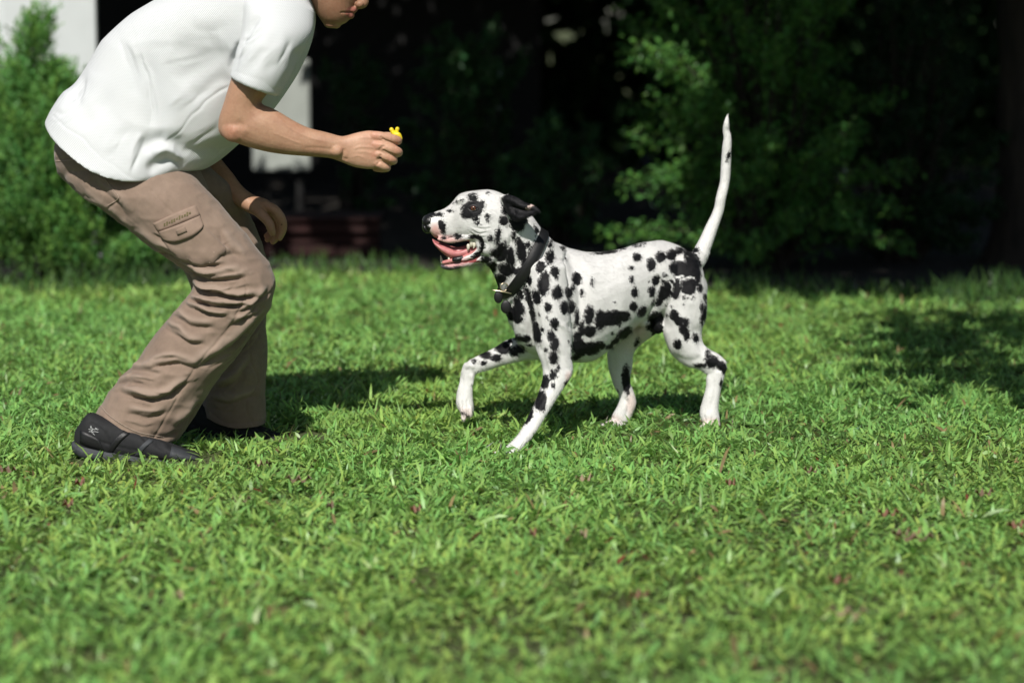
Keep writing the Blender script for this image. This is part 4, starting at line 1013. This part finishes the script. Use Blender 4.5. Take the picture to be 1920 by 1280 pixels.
DG.strokes([
    (q1((520, 470), (590, 500), (650, 490)), .0022, 2, 'fold'), (q1((500, 480), (570, 520), (640, 530)), .0020, 2, 'fold'), (q1((560, 450), (640, 465), (690, 455)), .0016, 2, 'fold'),
    (q1((600, 640), (650, 610), (640, 560)), .0025, 2.4, 'groove'), (q1((330, 300), (390, 270), (395, 220)), .003, 4, 'groove'),
    (q1((505, 310), (535, 325), (580, 315)), .0016, 1.6, 'groove'), (q1((500, 295), (540, 272), (585, 300)), .0018, 1.8, 'ridge'),
    (q1((760, 230), (790, 300), (820, 340)), .003, 3, 'groove'), (q1((790, 225), (860, 240), (920, 280), (1000, 290)), .005, 3.5, 'ridge'), (q1((830, 280), (890, 300), (960, 320), (1030, 320)), .005, 3, 'groove'), (q1((840, 330), (900, 370), (960, 370)), .003, 3, 'ridge'), (q1((850, 270), (870, 330), (880, 400)), .003, 3, 'groove'),
    (q1((720, 600), (770, 720), (760, 830)), .003, 6, 'groove'), (q1((880, 540), (900, 700), (870, 820)), .003, 6, 'groove'), (q1((820, 480), (810, 640), (830, 760)), .003, 5, 'ridge'),
    (q2((500, 90), (545, 200), (560, 330), (545, 480), (500, 620)), .006, 13, 'groove'), (q2((440, 110), (470, 200), (500, 330)), .004, 7, 'ridge'),
    (q2((300, 300), (300, 420), (320, 560)), .005, 8, 'groove'), (q2((230, 330), (260, 460), (290, 600)), .004, 6, 'groove'),
    (q2((390, 470), (460, 500), (500, 560), (490, 650)), .004, 6, 'ridge'), (q2((430, 640), (450, 700), (490, 750)), .003, 5, 'groove'),
    (q2((420, 720), (370, 830), (270, 1010)), .002, 4, 'groove'), (q2((470, 480), (520, 540), (500, 620)), .004, 6, 'groove'),
    (q3((60, 140), (110, 240), (150, 400), (160, 560)), .004, 8, 'groove'),
    (q3((620, 470), (560, 540), (470, 640)), .006, 6, 'fold'), (q3((600, 300), (640, 400), (640, 500)), .005, 10, 'groove'),
    (q3((640, 480), (660, 560), (690, 640)), .003, 8, 'groove'), (q3((840, 620), (870, 720), (900, 790)), .004, 7, 'groove'), (q3((700, 780), (800, 820), (890, 800)), .003, 7, 'groove'),
    (q3((930, 840), (980, 870), (1010, 870)), .0025, 4, 'groove'), (q3((940, 900), (960, 990), (930, 1120)), .002, 4, 'groove'),
    (q3((900, 1150), (905, 1175), (900, 1200)), .003, 1.6, 'seam'), (q3((940, 1165), (945, 1185), (945, 1210)), .003, 1.6, 'seam'),
    (q3((420, 1040), (440, 1080), (430, 1150)), .004, 3, 'groove'), (q3((330, 1150), (350, 1160), (380, 1180)), .003, 1.6, 'seam'), (q3((320, 1170), (335, 1178), (360, 1190)), .003, 1.6, 'seam'),
    (q2((60, 1180), (100, 1170), (140, 1170)), .003, 1.6, 'seam'), (q2((90, 1195), (130, 1185), (170, 1185)), .003, 1.6, 'seam'),
], noise=.8)
DG.strokes([([(866, 752), (867, 768), (869, 784)], .003, 1.6, 'seam'), ([(876, 750), (877, 768), (877, 786)], .003, 1.6, 'seam'), ([(884, 700), (886, 712), (885, 722)], .004, 4, 'ridge'),
    ([(862, 700), (868, 725), (866, 750)], .002, 4, 'groove'), ([(872, 690), (880, 684), (890, 690)], .003, 4, 'ridge'),
    (q3((690, 480), (740, 560), (760, 660), (740, 760)), .004, 12, 'ridge'), (q3((820, 480), (830, 560), (845, 650)), .003, 8, 'groove'), (q3((560, 130), (640, 200), (700, 330)), .004, 14, 'ridge'),
    (q2((340, 250), (380, 360), (430, 480)), .004, 14, 'ridge'), (q2((360, 560), (400, 640), (420, 700)), .003, 8, 'ridge'), (q2((320, 600), (350, 680), (370, 760)), .003, 5, 'groove')], noise=.8)
DG.jitter(.0018, 28, 4); DG.jitter(.0016, 11, 8)
pp = project(DG.V); dn = DG.normals(); fr = DG.front(dn)
SPOTS = []
def S(fn, k, *items):
    for it in items:
        x, y, rx, ry = it[:4]; a = it[4] if len(it) > 4 else 0
        SPOTS.append((*fn(x, y), rx / k, ry / k, math.radians(a)))
S(z1, 4.267, (530, 312, 92, 72, -15), (540, 222, 36, 30), (530, 195, 34, 14, -20), (605, 275, 25, 35), (480, 345, 42, 48), (555, 382, 30, 22), (575, 422, 28, 18), (655, 178, 16, 11), (447, 235, 20, 10, -30), (400, 255, 16, 8, -30), (350, 322, 25, 12), (655, 375, 20, 36, -8), (292, 450, 28, 58, -10), (415, 524, 40, 22), (300, 537, 26, 15),
  (265, 352, 40, 16), (200, 350, 40, 20), (785, 400, 44, 42), (790, 315, 28, 45, -10), (735, 520, 27, 68, 8), (682, 540, 23, 28), (700, 660, 30, 30), (640, 712, 50, 32), (690, 770, 44, 46), (760, 655, 55, 75, 5), (797, 590, 15, 42), (742, 605, 14, 30), (838, 690, 34, 88, -6), (925, 640, 44, 105, -8), (905, 560, 30, 40), (978, 592, 18, 24), (1015, 660, 34, 70, 10), (905, 800, 46, 26, -35), (960, 735, 30, 46, 20), (885, 420, 60, 62), (935, 400, 40, 50), (850, 790, 30, 40), (800, 790, 60, 55, 30), (760, 860, 46, 40), (730, 900, 28, 70), (745, 1000, 30, 70),
  (865, 500, 22, 50), (910, 440, 40, 50), (1050, 470, 16, 40, -25), (1040, 570, 12, 16), (1040, 522, 6, 6), (1155, 690, 36, 62, 5), (1188, 800, 36, 38, -20), (1208, 856, 15, 18), (1080, 770, 40, 50), (1105, 900, 48, 100, 8), (1048, 1010, 38, 64, -10), (1213, 975, 43, 57), (1138, 1090, 35, 38), (1265, 1090, 32, 52), (1075, 1152, 8, 12), (1125, 1180, 10, 12), (1190, 1222, 35, 48, -10), (990, 880, 24, 42), (985, 1010, 26, 130, -16), (915, 990, 28, 52, -25), (905, 1075, 36, 80, -20), (860, 1140, 60, 60), (900, 1190, 45, 30), (1020, 1150, 17, 70, -8), (1040, 1245, 24, 40), (1155, 590, 24, 24), (1260, 615, 20, 14), (1170, 560, 14, 20))
S(z2, 2.909, (404, 205, 24, 28, -15), (420, 315, 30, 40), (527, 238, 26, 34, -20), (483, 313, 22, 34), (507, 287, 12, 20), (556, 312, 11, 28), (608, 260, 9, 26), (460, 395, 28, 38), (497, 395, 22, 38), (527, 445, 15, 50), (406, 485, 23, 34, -15), (310, 540, 23, 55, -10), (338, 513, 9, 16), (360, 455, 6, 8), (325, 435, 4, 8), (385, 550, 23, 32), (405, 600, 26, 38), (357, 627, 9, 14), (397, 670, 24, 38), (482, 583, 6, 12), (517, 500, 5, 12), (425, 728, 12, 22), (398, 763, 22, 27), (353, 800, 26, 42, 15), (399, 818, 13, 14), (330, 880, 32, 34), (330, 925, 32, 36), (262, 985, 26, 55, 25), (473, 805, 16, 8, -30),
  (593, 435, 28, 52), (548, 525, 18, 60, 10), (655, 465, 32, 56), (700, 455, 40, 45), (735, 450, 45, 45), (785, 442, 34, 32), (595, 525, 36, 34), (540, 615, 45, 50), (600, 618, 55, 38), (650, 602, 32, 26), (520, 668, 24, 18), (853, 122, 20, 24), (822, 178, 16, 12), (827, 242, 14, 22), (844, 312, 20, 30), (836, 390, 25, 30), (785, 535, 48, 28, -35), (735, 580, 30, 18, -40), (705, 610, 26, 16, -20), (735, 370, 4, 5), (757, 495, 6, 6), (722, 537, 6, 8), (700, 92, 75, 10, -8), (640, 102, 25, 6), (462, 130, 6, 6), (450, 75, 10, 12), (285, 440, 12, 60, -10), (205, 560, 35, 18, 20), (245, 565, 30, 20), (265, 600, 15, 8), (530, 560, 22, 40),
  (125, 615, 45, 35), (85, 672, 34, 22), (25, 655, 34, 22), (160, 580, 18, 14), (210, 622, 38, 26), (185, 642, 30, 22), (20, 700, 22, 14), (-35, 690, 14, 16), (-88, 972, 14, 9), (-70, 985, 10, 7))
S(z3, 3.2, (493, 197, 26, 24, 20), (577, 243, 30, 40), (632, 195, 33, 33), (697, 183, 33, 33, 20), (745, 160, 26, 22), (755, 262, 76, 44), (825, 230, 48, 70, -20), (850, 310, 26, 60), (800, 370, 52, 55), (720, 395, 36, 52), (660, 405, 40, 50, 25), (800, 300, 60, 40), (760, 350, 40, 50), (690, 370, 40, 40), (745, 310, 30, 20), (765, 620, 22, 40), (628, 455, 22, 45, 20), (605, 335, 24, 35, 20), (580, 403, 22, 36), (660, 310, 14, 18), (650, 345, 10, 16), (795, 170, 34, 18, 25), (870, 380, 17, 32), (902, 440, 11, 24), (880, 495, 15, 26), (897, 530, 18, 55, 10), (880, 580, 12, 32), (715, 548, 30, 34, -30), (745, 580, 30, 30), (782, 592, 23, 32), (788, 660, 22, 45), (842, 680, 22, 30), (737, 718, 27, 32), (870, 847, 40, 17), (940, 822, 45, 38, 30), (1000, 850, 36, 28, 20), (915, 780, 15, 32), (1018, 872, 20, 28), (997, 950, 9, 22), (523, 525, 26, 38, 25), (585, 470, 7, 22, 25), (775, 440, 10, 14), (800, 443, 5, 6), (825, 445, 5, 8), (770, 478, 4, 4), (700, 497, 6, 8), (671, 492, 6, 10), (673, 545, 8, 10), (357, 470, 5, 4), (347, 655, 8, 7), (490, 127, 32, 8), (545, 118, 14, 4), (565, 345, 5, 8),
  (605, 565, 50, 45), (612, 632, 40, 48), (570, 610, 30, 20, -40), (430, 930, 27, 92, -4), (372, 1035, 10, 32), (322, 890, 6, 16), (490, 710, 14, 30, 20))
S(lambda x, y: (1140 + x / 2.782, 180 + y / 2.782), 2.782, (627, 318, 11, 26, 12), (455, 805, 22, 14))
def spot_field(p, spots):
    f = np.full(len(p), -60.0)
    for cx, cy, rx, ry, a in spots:
        x, y = p[:, 0] - cx, p[:, 1] - cy; ca, sa = math.cos(a), math.sin(a)
        u, v_ = (x * ca + y * sa) / rx, (-x * sa + y * ca) / ry
        f = np.maximum(f, (1 - np.sqrt(u * u + v_ * v_)) * min(rx, ry))
    return f
spot = spot_field(pp, SPOTS)
# the side turned away carries spots of its own
far_spots = [(rnd.uniform(900, 1330), rnd.uniform(450, 690), rnd.uniform(6, 16), rnd.uniform(7, 16), rnd.uniform(0, 3)) for _ in range(70)]
facing = (dn[:, 1] < .12)
spot = np.where(facing, spot, spot_field(pp, far_spots))
# a few white streaks break up the large black patch on the hip
for streak, wd_ in ((q3((665, 325), (720, 322), (765, 312)), 2.2), (q3((770, 330), (810, 318), (835, 322)), 1.6), (q3((690, 348), (705, 370), (700, 395)), 1.4), (q3((760, 330), (752, 350), (756, 372)), 1.2)):
    sd_ = poly_dist(pp, interp_rows([tuple(q) for q in streak], 5))[0]
    spot = np.where(facing, np.minimum(spot, (sd_ - wd_) * 1.6), spot)
# ears are black all over
earm = ((np.abs(DG.V[:, 1] - HY) > .061) & (pp[:, 0] > 934) & (pp[:, 0] < 1020) & (pp[:, 1] > 358) & (pp[:, 1] < 441) & (DG.V[:, 1] < 6.46))
spot = np.where(earm, 8, spot)
edge_d = poly_dist(pp, np.array([(986, 390.5), (993, 386), (1000, 383.5)]))[0]
spot = np.where((edge_d < 2.2) & facing, -6, spot)
tint = np.tile(np.array([.75, .745, .73]), (len(DG.V), 1))
tint[edge_d < 4] = (.62, .48, .43)
def soft(cx, cy, rx, ry, col, k, a=0):
    global tint
    x, y = pp[:, 0] - cx, pp[:, 1] - cy; ca, sa = math.cos(a), math.sin(a)
    u, v_ = (x * ca + y * sa) / rx, (-x * sa + y * ca) / ry
    g_ = (np.clip(1.6 - np.sqrt(u * u + v_ * v_) * 1.0, 0, 1) * k)[:, None]; tint = tint * (1 - g_) + np.array(col) * g_
pink = (.66, .33, .29)
soft(*z1(240, 490), 9, 13, pink, .8); soft(*z1(300, 545), 18, 6, pink, .7); soft(*z1(400, 560), 18, 4, pink, .6)
soft(*z1(400, 740), 30, 7, (.55, .22, .22), .8, -.15)
soft(*z3(330, 1170), 20, 9, (.76, .60, .55), .6); soft(*z3(460, 1080), 8, 20, (.76, .58, .53), .6); soft(*z3(940, 1190), 20, 8, (.72, .52, .46), .6)
soft(872, 775, 14, 12, (.74, .55, .5), .5); soft(*z3(510, 640), 14, 14, (.70, .52, .47), .7); soft(1180, 640, 25, 18, (.72, .6, .56), .5); soft(*z2(485, 770), 6, 8, (.7, .5, .45), .6)
# mouth lining: everything between the lips that faces inwards
inm = (pp[:, 0] > 812) & (pp[:, 0] < 900) & (pp[:, 1] > 446) & (pp[:, 1] < 492) & (np.abs(DG.V[:, 1] - HY) < .03)
tint[inm] = (.30, .07, .07)
lipd = poly_dist(pp, interp_rows(q1((520, 530), (580, 530), (612, 580), (600, 640), (540, 690)), 6))[0]
spot = np.where((lipd < 5) & facing, np.maximum(spot, 5 - lipd), spot)
lipd = poly_dist(pp, interp_rows(q1((270, 740), (300, 775), (360, 785), (420, 775)), 6))[0]
tint[(lipd < 4) & facing] = (.10, .09, .10)
eyem = np.hypot(pp[:, 0] - 887, pp[:, 1] - 390) < 9
spot[eyem & facing] = 6
m = N('dalmatian_coat')
f_ = m.attr('spot', 'Fac'); nz = m.noise(150, 3, .6); n5 = m.noise(420, 2)
mp = m.n('Mapping'); mp.inputs['Scale'].default_value = (1, 1, .35); m.l(m.tex(), mp.inputs[0])
hairn = m.noise(700, 3, .6, mp.outputs[0])
e_ = m.math('ADD', f_, m.math('MULTIPLY', m.math('SUBTRACT', nz, .5), 7.0))
e_ = m.math('ADD', e_, m.math('MULTIPLY', m.math('SUBTRACT', n5, .5), 6.0))
e_ = m.math('ADD', e_, m.math('MULTIPLY', m.math('SUBTRACT', m.noise(55, 2), .5), 6.5))
mr = m.n('MapRange', interpolation_type='SMOOTHSTEP'); m.l(e_, mr.inputs[0]); mr.inputs[1].default_value = -1.5; mr.inputs[2].default_value = 1.0
blk = m.ramp(m.noise(90, 3), [(.3, (.0035, .0035, .0045)), (.7, (.010, .010, .012))])
wht = m.mix(.5, m.attr('tint'), m.ramp(m.noise(30, 3), [(.3, (.9, .9, .9)), (.7, (1.08, 1.08, 1.08))]), 'MULTIPLY')
c = m.mix(mr.outputs[0], wht, blk)
MAT['coat'] = m.pbr(c, .55, m.bump(m.math('ADD', hairn, m.noise(60, 2)), .35, .0022), Sheen_Weight=m.math('MULTIPLY', m.math('SUBTRACT', 1.0, mr.outputs[0]), .10), Specular_IOR_Level=.22)
me = DG.mesh('body'); add_attr(me, 'spot', spot); add_attr(me, 'tint', np.clip(tint, 0, 1))
link('body', me, MAT['coat'], dog)
db = DG.bvh()
def fur(count):
    """short hairs lying along the coat, one sliver each"""
    a, b, c_, d = (DG.V[DG.F[:, i]] for i in range(4))
    area = np.linalg.norm(np.cross(c_ - a, d - b), axis=1)
    bare = inm | (np.hypot(pp[:, 0] - 806, pp[:, 1] - 416) < 20) | eyem
    area = area * (~bare[DG.F].any(1)) * np.where(dn[DG.F].mean(1)[:, 1] < .35, 1.0, .3)
    fi = R.choice(len(area), count, p=area / area.sum())
    w = R.dirichlet(np.ones(4), count)
    mixv = lambda X: (X[DG.F[fi]] * w[(...,) + (None,) * (X.ndim - 1)]).sum(1)
    P, Nr = mixv(DG.V), mixv(dn); Nr /= np.linalg.norm(Nr, axis=1)[:, None]
    p2 = mixv(pp)
    flow = np.stack([np.where(p2[:, 1] > 690, .1, .75), np.zeros(count), -np.where(p2[:, 1] > 690, 1.0, np.where(p2[:, 0] < 940, .15, .6))], 1) + .22 * rvec(count)
    tl = (p2[:, 0] > 1300) & (p2[:, 1] < 470); flow[tl] = np.array([.25, 0, 1.0]) + .2 * rvec(tl.sum())
    T = flow - Nr * (flow * Nr).sum(1)[:, None]; T /= np.linalg.norm(T, axis=1)[:, None]
    S_ = np.cross(T, Nr); L = R.uniform(.005, .0105, count)[:, None]; W = R.uniform(.00035, .0007, count)[:, None]
    P = P - Nr * .0006
    V = np.stack([P - S_ * W, P + S_ * W, P + T * L + Nr * L * R.uniform(.10, .30, count)[:, None]], 1).reshape(-1, 3)
    me_ = mesh_np('fur', V, np.arange(count * 3).reshape(-1, 3), True)
    add_attr(me_, 'spot', np.repeat(mixv(spot) + R.normal(0, .9, count), 3)); add_attr(me_, 'tint', np.repeat(np.clip(mixv(tint) * R.uniform(.82, 1.12, count)[:, None], 0, 1), 3, 0))
    o_ = link('fur', me_, MAT['coat'], dog); o_['kind'] = 'stuff'
fur(170000)

# nose, eye, tongue, teeth
m = N('dog_nose'); MAT['nose'] = m.pbr((.010, .010, .011), .3, m.bump(m.noise(500, 2), .6, .001))
ns = Sculpt([blob(806, 415, HY, 15, .025, 14), blob(802, 424, HY, 11, .020, 14), blob(813, 405, HY, 12, .022, 7), blob(809, 422, HY - .014, 12, .012, 11), blob(809, 422, HY + .014, 12, .012, 11)], .0016, 4)
ns.strokes([(q1((178, 425), (200, 440), (232, 425)), .004, 2.0, 'groove'), (q1((150, 430), (165, 465), (185, 490)), .003, 1.4, 'groove')])
link('nose', ns.mesh('nose'), MAT['nose'], dog)
h_, n_ = hit(db, 887.5, 390.5); ec = np.array(h_) + np.array([0.0, .0050, 0])
def ball(c, r, n=16):
    rings = []
    for a in np.linspace(-math.pi / 2, math.pi / 2, n)[1:-1]:
        t = np.linspace(0, 2 * math.pi, n, endpoint=False)
        rings.append(np.stack([c[0] + r * math.cos(a) * np.cos(t), c[1] + r * math.sin(a) + 0 * t, c[2] + r * math.cos(a) * np.sin(t)], 1))
    return rings_to_mesh(rings)
m = N('dog_eye')
geo = m.n('NewGeometry')
vs = m.n('VectorMath', operation='DISTANCE'); m.l(m.tex(), vs.inputs[0]); vs.inputs[1].default_value = tuple(ec + np.array([0, -.0096, 0]))
MAT['eye'] = m.pbr(m.ramp(m.math('MULTIPLY', vs.outputs['Value'], 100), [(.0, (.004, .003, .003)), (.22, (.004, .003, .003)), (.27, (.10, .04, .022)), (.50, (.15, .062, .036)), (.58, (.02, .012, .010)), (.78, (.05, .03, .03))]), .08)
eye = link('eye', mesh_py('eye', *ball(ec, .0098)), MAT['eye'], dog)
eyl = [tube3([(*(np.array(hit(db, *z1(x, y))[0]) + np.array([0, -.0006, 0])), .0016) for x, y in pts], 8, 3) for pts in ([(498, 306), (520, 284), (545, 276), (570, 285), (584, 304)], [(498, 306), (522, 320), (548, 323), (584, 304)])]
link('eyelid', mesh_py('eyelid', *join(eyl)), MAT['nose'], dog)
h2 = 2 * HY - ec[1]; link('eye', mesh_py('eye', *ball(np.array([ec[0], h2, ec[2]]), .0088)), MAT['nose'], dog)
m = N('tongue'); MAT['tongue'] = m.pbr(m.ramp(m.noise(60, 3), [(.3, (.42, .13, .135)), (.7, (.56, .225, .22))]), .42, m.bump(m.noise(300, 2), .4, .001), Subsurface_Weight=.1, Subsurface_Radius=(.01, .003, .003), Subsurface_Scale=.4)
tg = Sculpt([loft(hr([(900, 458, 898, 480, .020), (878, 459, 874, 484, .025), (856, 463, 852, 486, .028), (838, 458, 840, 482, .030), (822, 453, 828, 473, .029), (812, 448, 818, 463, .024)]), 4, 24)], .0022, 4)
tg.strokes([(q1((250, 575), (340, 590), (420, 640), (500, 600)), .003, 2.2, 'groove')])
link('tongue', tg.mesh('tongue'), MAT['tongue'], dog)
MAT['gum'] = plain('gum', (.56, .22, .21), .35, .15, 120)
gums = [tubep([(832, 492, HY + s * .016, 3.5), (850, 488, HY + s * .021, 4), (872, 482, HY + s * .024, 4.2), (892, 472, HY + s * .029, 4.2), (899, 462, HY + s * .031, 3.5)]) for s in (-1, 1)]
link('gum', mesh_py('gum', *join(gums)), MAT['gum'], dog)
MAT['tooth'] = plain('tooth', (.72, .68, .56), .35, .05, 60)
for s in (-1, 1):
    link('tooth', mesh_py('tooth', *tubep([(843 if s < 0 else 829, 492, HY + s * .016, 2.8), (842 if s < 0 else 827.5, 486, HY + s * .017, 2.4), (841 if s < 0 else 826, 479, HY + s * .016, .7)], 10)), MAT['tooth'], dog)
for px, py, r in ((884, 456, 4), (878, 463, 3.2), (889, 459, 3.4)):
    link('tooth', mesh_py('tooth', *tubep([(px, py - 3, HY - .033, r), (px, py + 2, HY - .033, r * .9), (px - 1, py + 6, HY - .032, r * .4)], 10)), MAT['tooth'], dog)
link('gum', mesh_py('gum', *tubep([(852, 487, HY - .023, 5), (860, 486, HY - .024, 6), (868, 483, HY - .024, 4)])), MAT['nose'], dog)
# collar
m = N('black_leather'); MAT['leather'] = m.pbr((.006, .006, .0065), .5, m.bump(m.noise(240, 3), .4, .001))
MAT['brass'] = N('pale_metal').pbr((.62, .52, .36), .3, None, Metallic=1.0)
cc = at(986, 484, 6.385); U = at(1017, 434, 6.385) - cc; Vv = np.array([11 * mpp(6.39), -.085, -2 * mpp(6.39)])
ax = np.cross(U, Vv); ax /= np.linalg.norm(ax)
if ax[0] < 0: ax = -ax
rows = []
for i in range(48):
    a = 2 * math.pi * i / 48; dirv = U * math.cos(a) + Vv * math.sin(a)
    sect = []
    for wv_ in (-.015, 0, .015):
        c0 = cc + ax * wv_; start = c0 + dirv * 2.2
        h_, _, _, _ = db.ray_cast(Vector(start), Vector(-dirv).normalized())
        sect.append(np.array(h_) if h_ is not None else c0 + dirv)
    rad = np.median([np.linalg.norm(s_ - (cc + ax * w_)) for s_, w_ in zip(sect, (-.015, 0, .015))]); rows.append((dirv / np.linalg.norm(dirv), rad))
rads = np.array([r for _, r in rows]); 
for _ in range(4): rads = .5 * rads + .25 * (np.roll(rads, 1) + np.roll(rads, -1))
rings = []
for (dv, _), rr in zip(rows, rads):
    rings.append([cc + dv * (rr + o) + ax * w_ for w_, o in ((-.015, .001), (-.015, .0045), (-.013, .006), (0, .0066), (.013, .006), (.015, .0045), (.015, .001), (0, -.003))])
Vc = [p for r in rings for p in r]; Fcx = [(i * 8 + j, i * 8 + (j + 1) % 8, ((i + 1) % 48) * 8 + (j + 1) % 8, ((i + 1) % 48) * 8 + j) for i in range(48) for j in range(8)]
collar = link('collar', mesh_py('collar', Vc, Fcx), MAT['leather'], dog)
st = []
for w_ in (-.012, .012):
    P = [cc + dv * (rr + .0066) + ax * w_ for (dv, _), rr in zip(rows, rads)]
    st += [tube3([(*P[i], .0006), (*P[(i + 1) % 48], .0006)], 5, 1) for i in range(48)]
link('stitching', mesh_py('stitching', *join(st)), MAT['leather'], collar)
def ringm(c, r, t, nrm_y=.2, n=20):
    pts = [(c[0] + r * math.cos(a), c[1] + nrm_y * r * math.cos(a), c[2] + r * math.sin(a), t) for a in np.linspace(0, 2 * math.pi, n)]
    return tube3(pts, 8, 1)
tY = 6.325
link('ring', mesh_py('ring', *ringm(at(*z1(790, 930), tY), .010, .0014)), MAT['brass'], collar)
link('bar', mesh_py('bar', *tubep([(*z1(700, 955), tY - .004, 1.2), (*z1(780, 968), tY - .006, 1.5), (*z1(845, 982), tY - .004, 1.2)], 8)), MAT['brass'], collar)
for (x, y, rx, rz) in ((745, 1010, 8.5, 12), (805, 1090, 10, 12.5)):
    link('tag', mesh_py('tag', *blob(*z1(x, y), tY - .002, rx, .004, rz)), MAT['leather'], collar)

# ================================================================== FALLEN LEAVES
MAT['dry'] = leaf_mat('dry_leaf', .1, .2, .6)
def fallen(px, py, L, col, rot, label=None):
    q = on_ground(px, py, .042); n = 9; V, Fc = [], []
    prof = [0, .5, .85, 1, .95, .8, .55, .28, 0]
    ca, sa = math.cos(rot), math.sin(rot)
    for i in range(n):
        t = i / (n - 1) - .5; w = prof[i] * .19
        for s, dz in ((-1, .03), (0, 0), (1, .05)):
            x, y, z = t * L, s * w * L, (dz * prof[i] + .35 * t * t) * L + (.01 if s else 0) * math.sin(i * 2)
            V.append((q[0] + x * ca - y * sa, q[1] + x * sa + y * ca, q[2] + z))
    for i in range(n - 1):
        for j in range(2):
            a = i * 3 + j; Fc.append((a, a + 1, a + 4, a + 3))
    me = mesh_py('fallen_leaf', V, Fc); add_attr(me, 'tint', np.tile(np.array(col), (len(V), 1)))
    o = link('fallen_leaf', me, MAT['dry'])
    tag(o, label or 'small dry brown leaf fallen in the lawn', 'leaf', 'dry leaves fallen in the lawn')
BR, RD, TN = (.20, .105, .05), (.26, .085, .04), (.36, .25, .14)
for px, py, L, c, r, lab in ((452, 938, .045, BR, .2, 'brown dry leaf in the lawn below the far shoe'), (620, 948, .04, BR, 1.4, 'round dark brown leaf in the lawn left below the raised paw'), (335, 1118, .045, TN, 1.5, 'blurred orange tan leaf in the lawn far below the near shoe'),
    (13, 882, .05, BR, -.3, 'brown leaf in the lawn at the left edge beside the near shoe'), (1665, 963, .05, RD, .15, 'small red leaf above the long brown leaves at right'), (1715, 1010, .08, BR, -.1, 'longest brown leaf in the lawn at lower right'), (1905, 985, .05, RD, .5, 'red brown leaf in the lawn at the right edge'),
    (1000, 1000, .035, RD, 1.2, 'tiny red leaf in the lawn straight below the planted front paw'), (1095, 1002, .04, TN, 1.2, 'pale tan leaf in the lawn below the dog\'s belly'), (1575, 1088, .05, RD, .2, 'blurred red leaf above the large tan leaf at lower right'), (1590, 1150, .07, TN, -.1, 'large blurred tan leaf at lower right, nearest to the camera'),
    (1370, 905, .03, RD, .5, 'tiny red leaf in the lawn below the hind paw'), (1522, 882, .04, BR, .1, 'brown leaf in the lawn right of the hind paws'), (150, 905, .05, RD, 1.3, 'upright red leaf in the lawn just below the shoe heel'), (128, 945, .045, RD, 1.2, 'red leaf lower left of the near shoe heel'),
    (1095, 898, .05, TN, .5, 'tan leaf in the lawn right of the planted front paw'), (780, 955, .035, RD, .8, 'small red leaf in the lawn left of the planted front paw'), (1845, 925, .05, BR, .3, 'brown leaf in the lawn below the tree shadow at right'),
    (1200, 1115, .04, RD, .3, 'blurred red leaf in the foreground lawn below the dog'), (560, 900, .06, BR, .05, 'brown leaf on the bare patch right of the shoes'), (1690, 1000, .05, BR, .4, 'brown leaf touching the longest brown leaf at right'), (490, 870, .035, BR, .2, 'brown leaf in the lawn between shoe toe and far shoe')):
    fallen(px, py, L, c, r, lab)
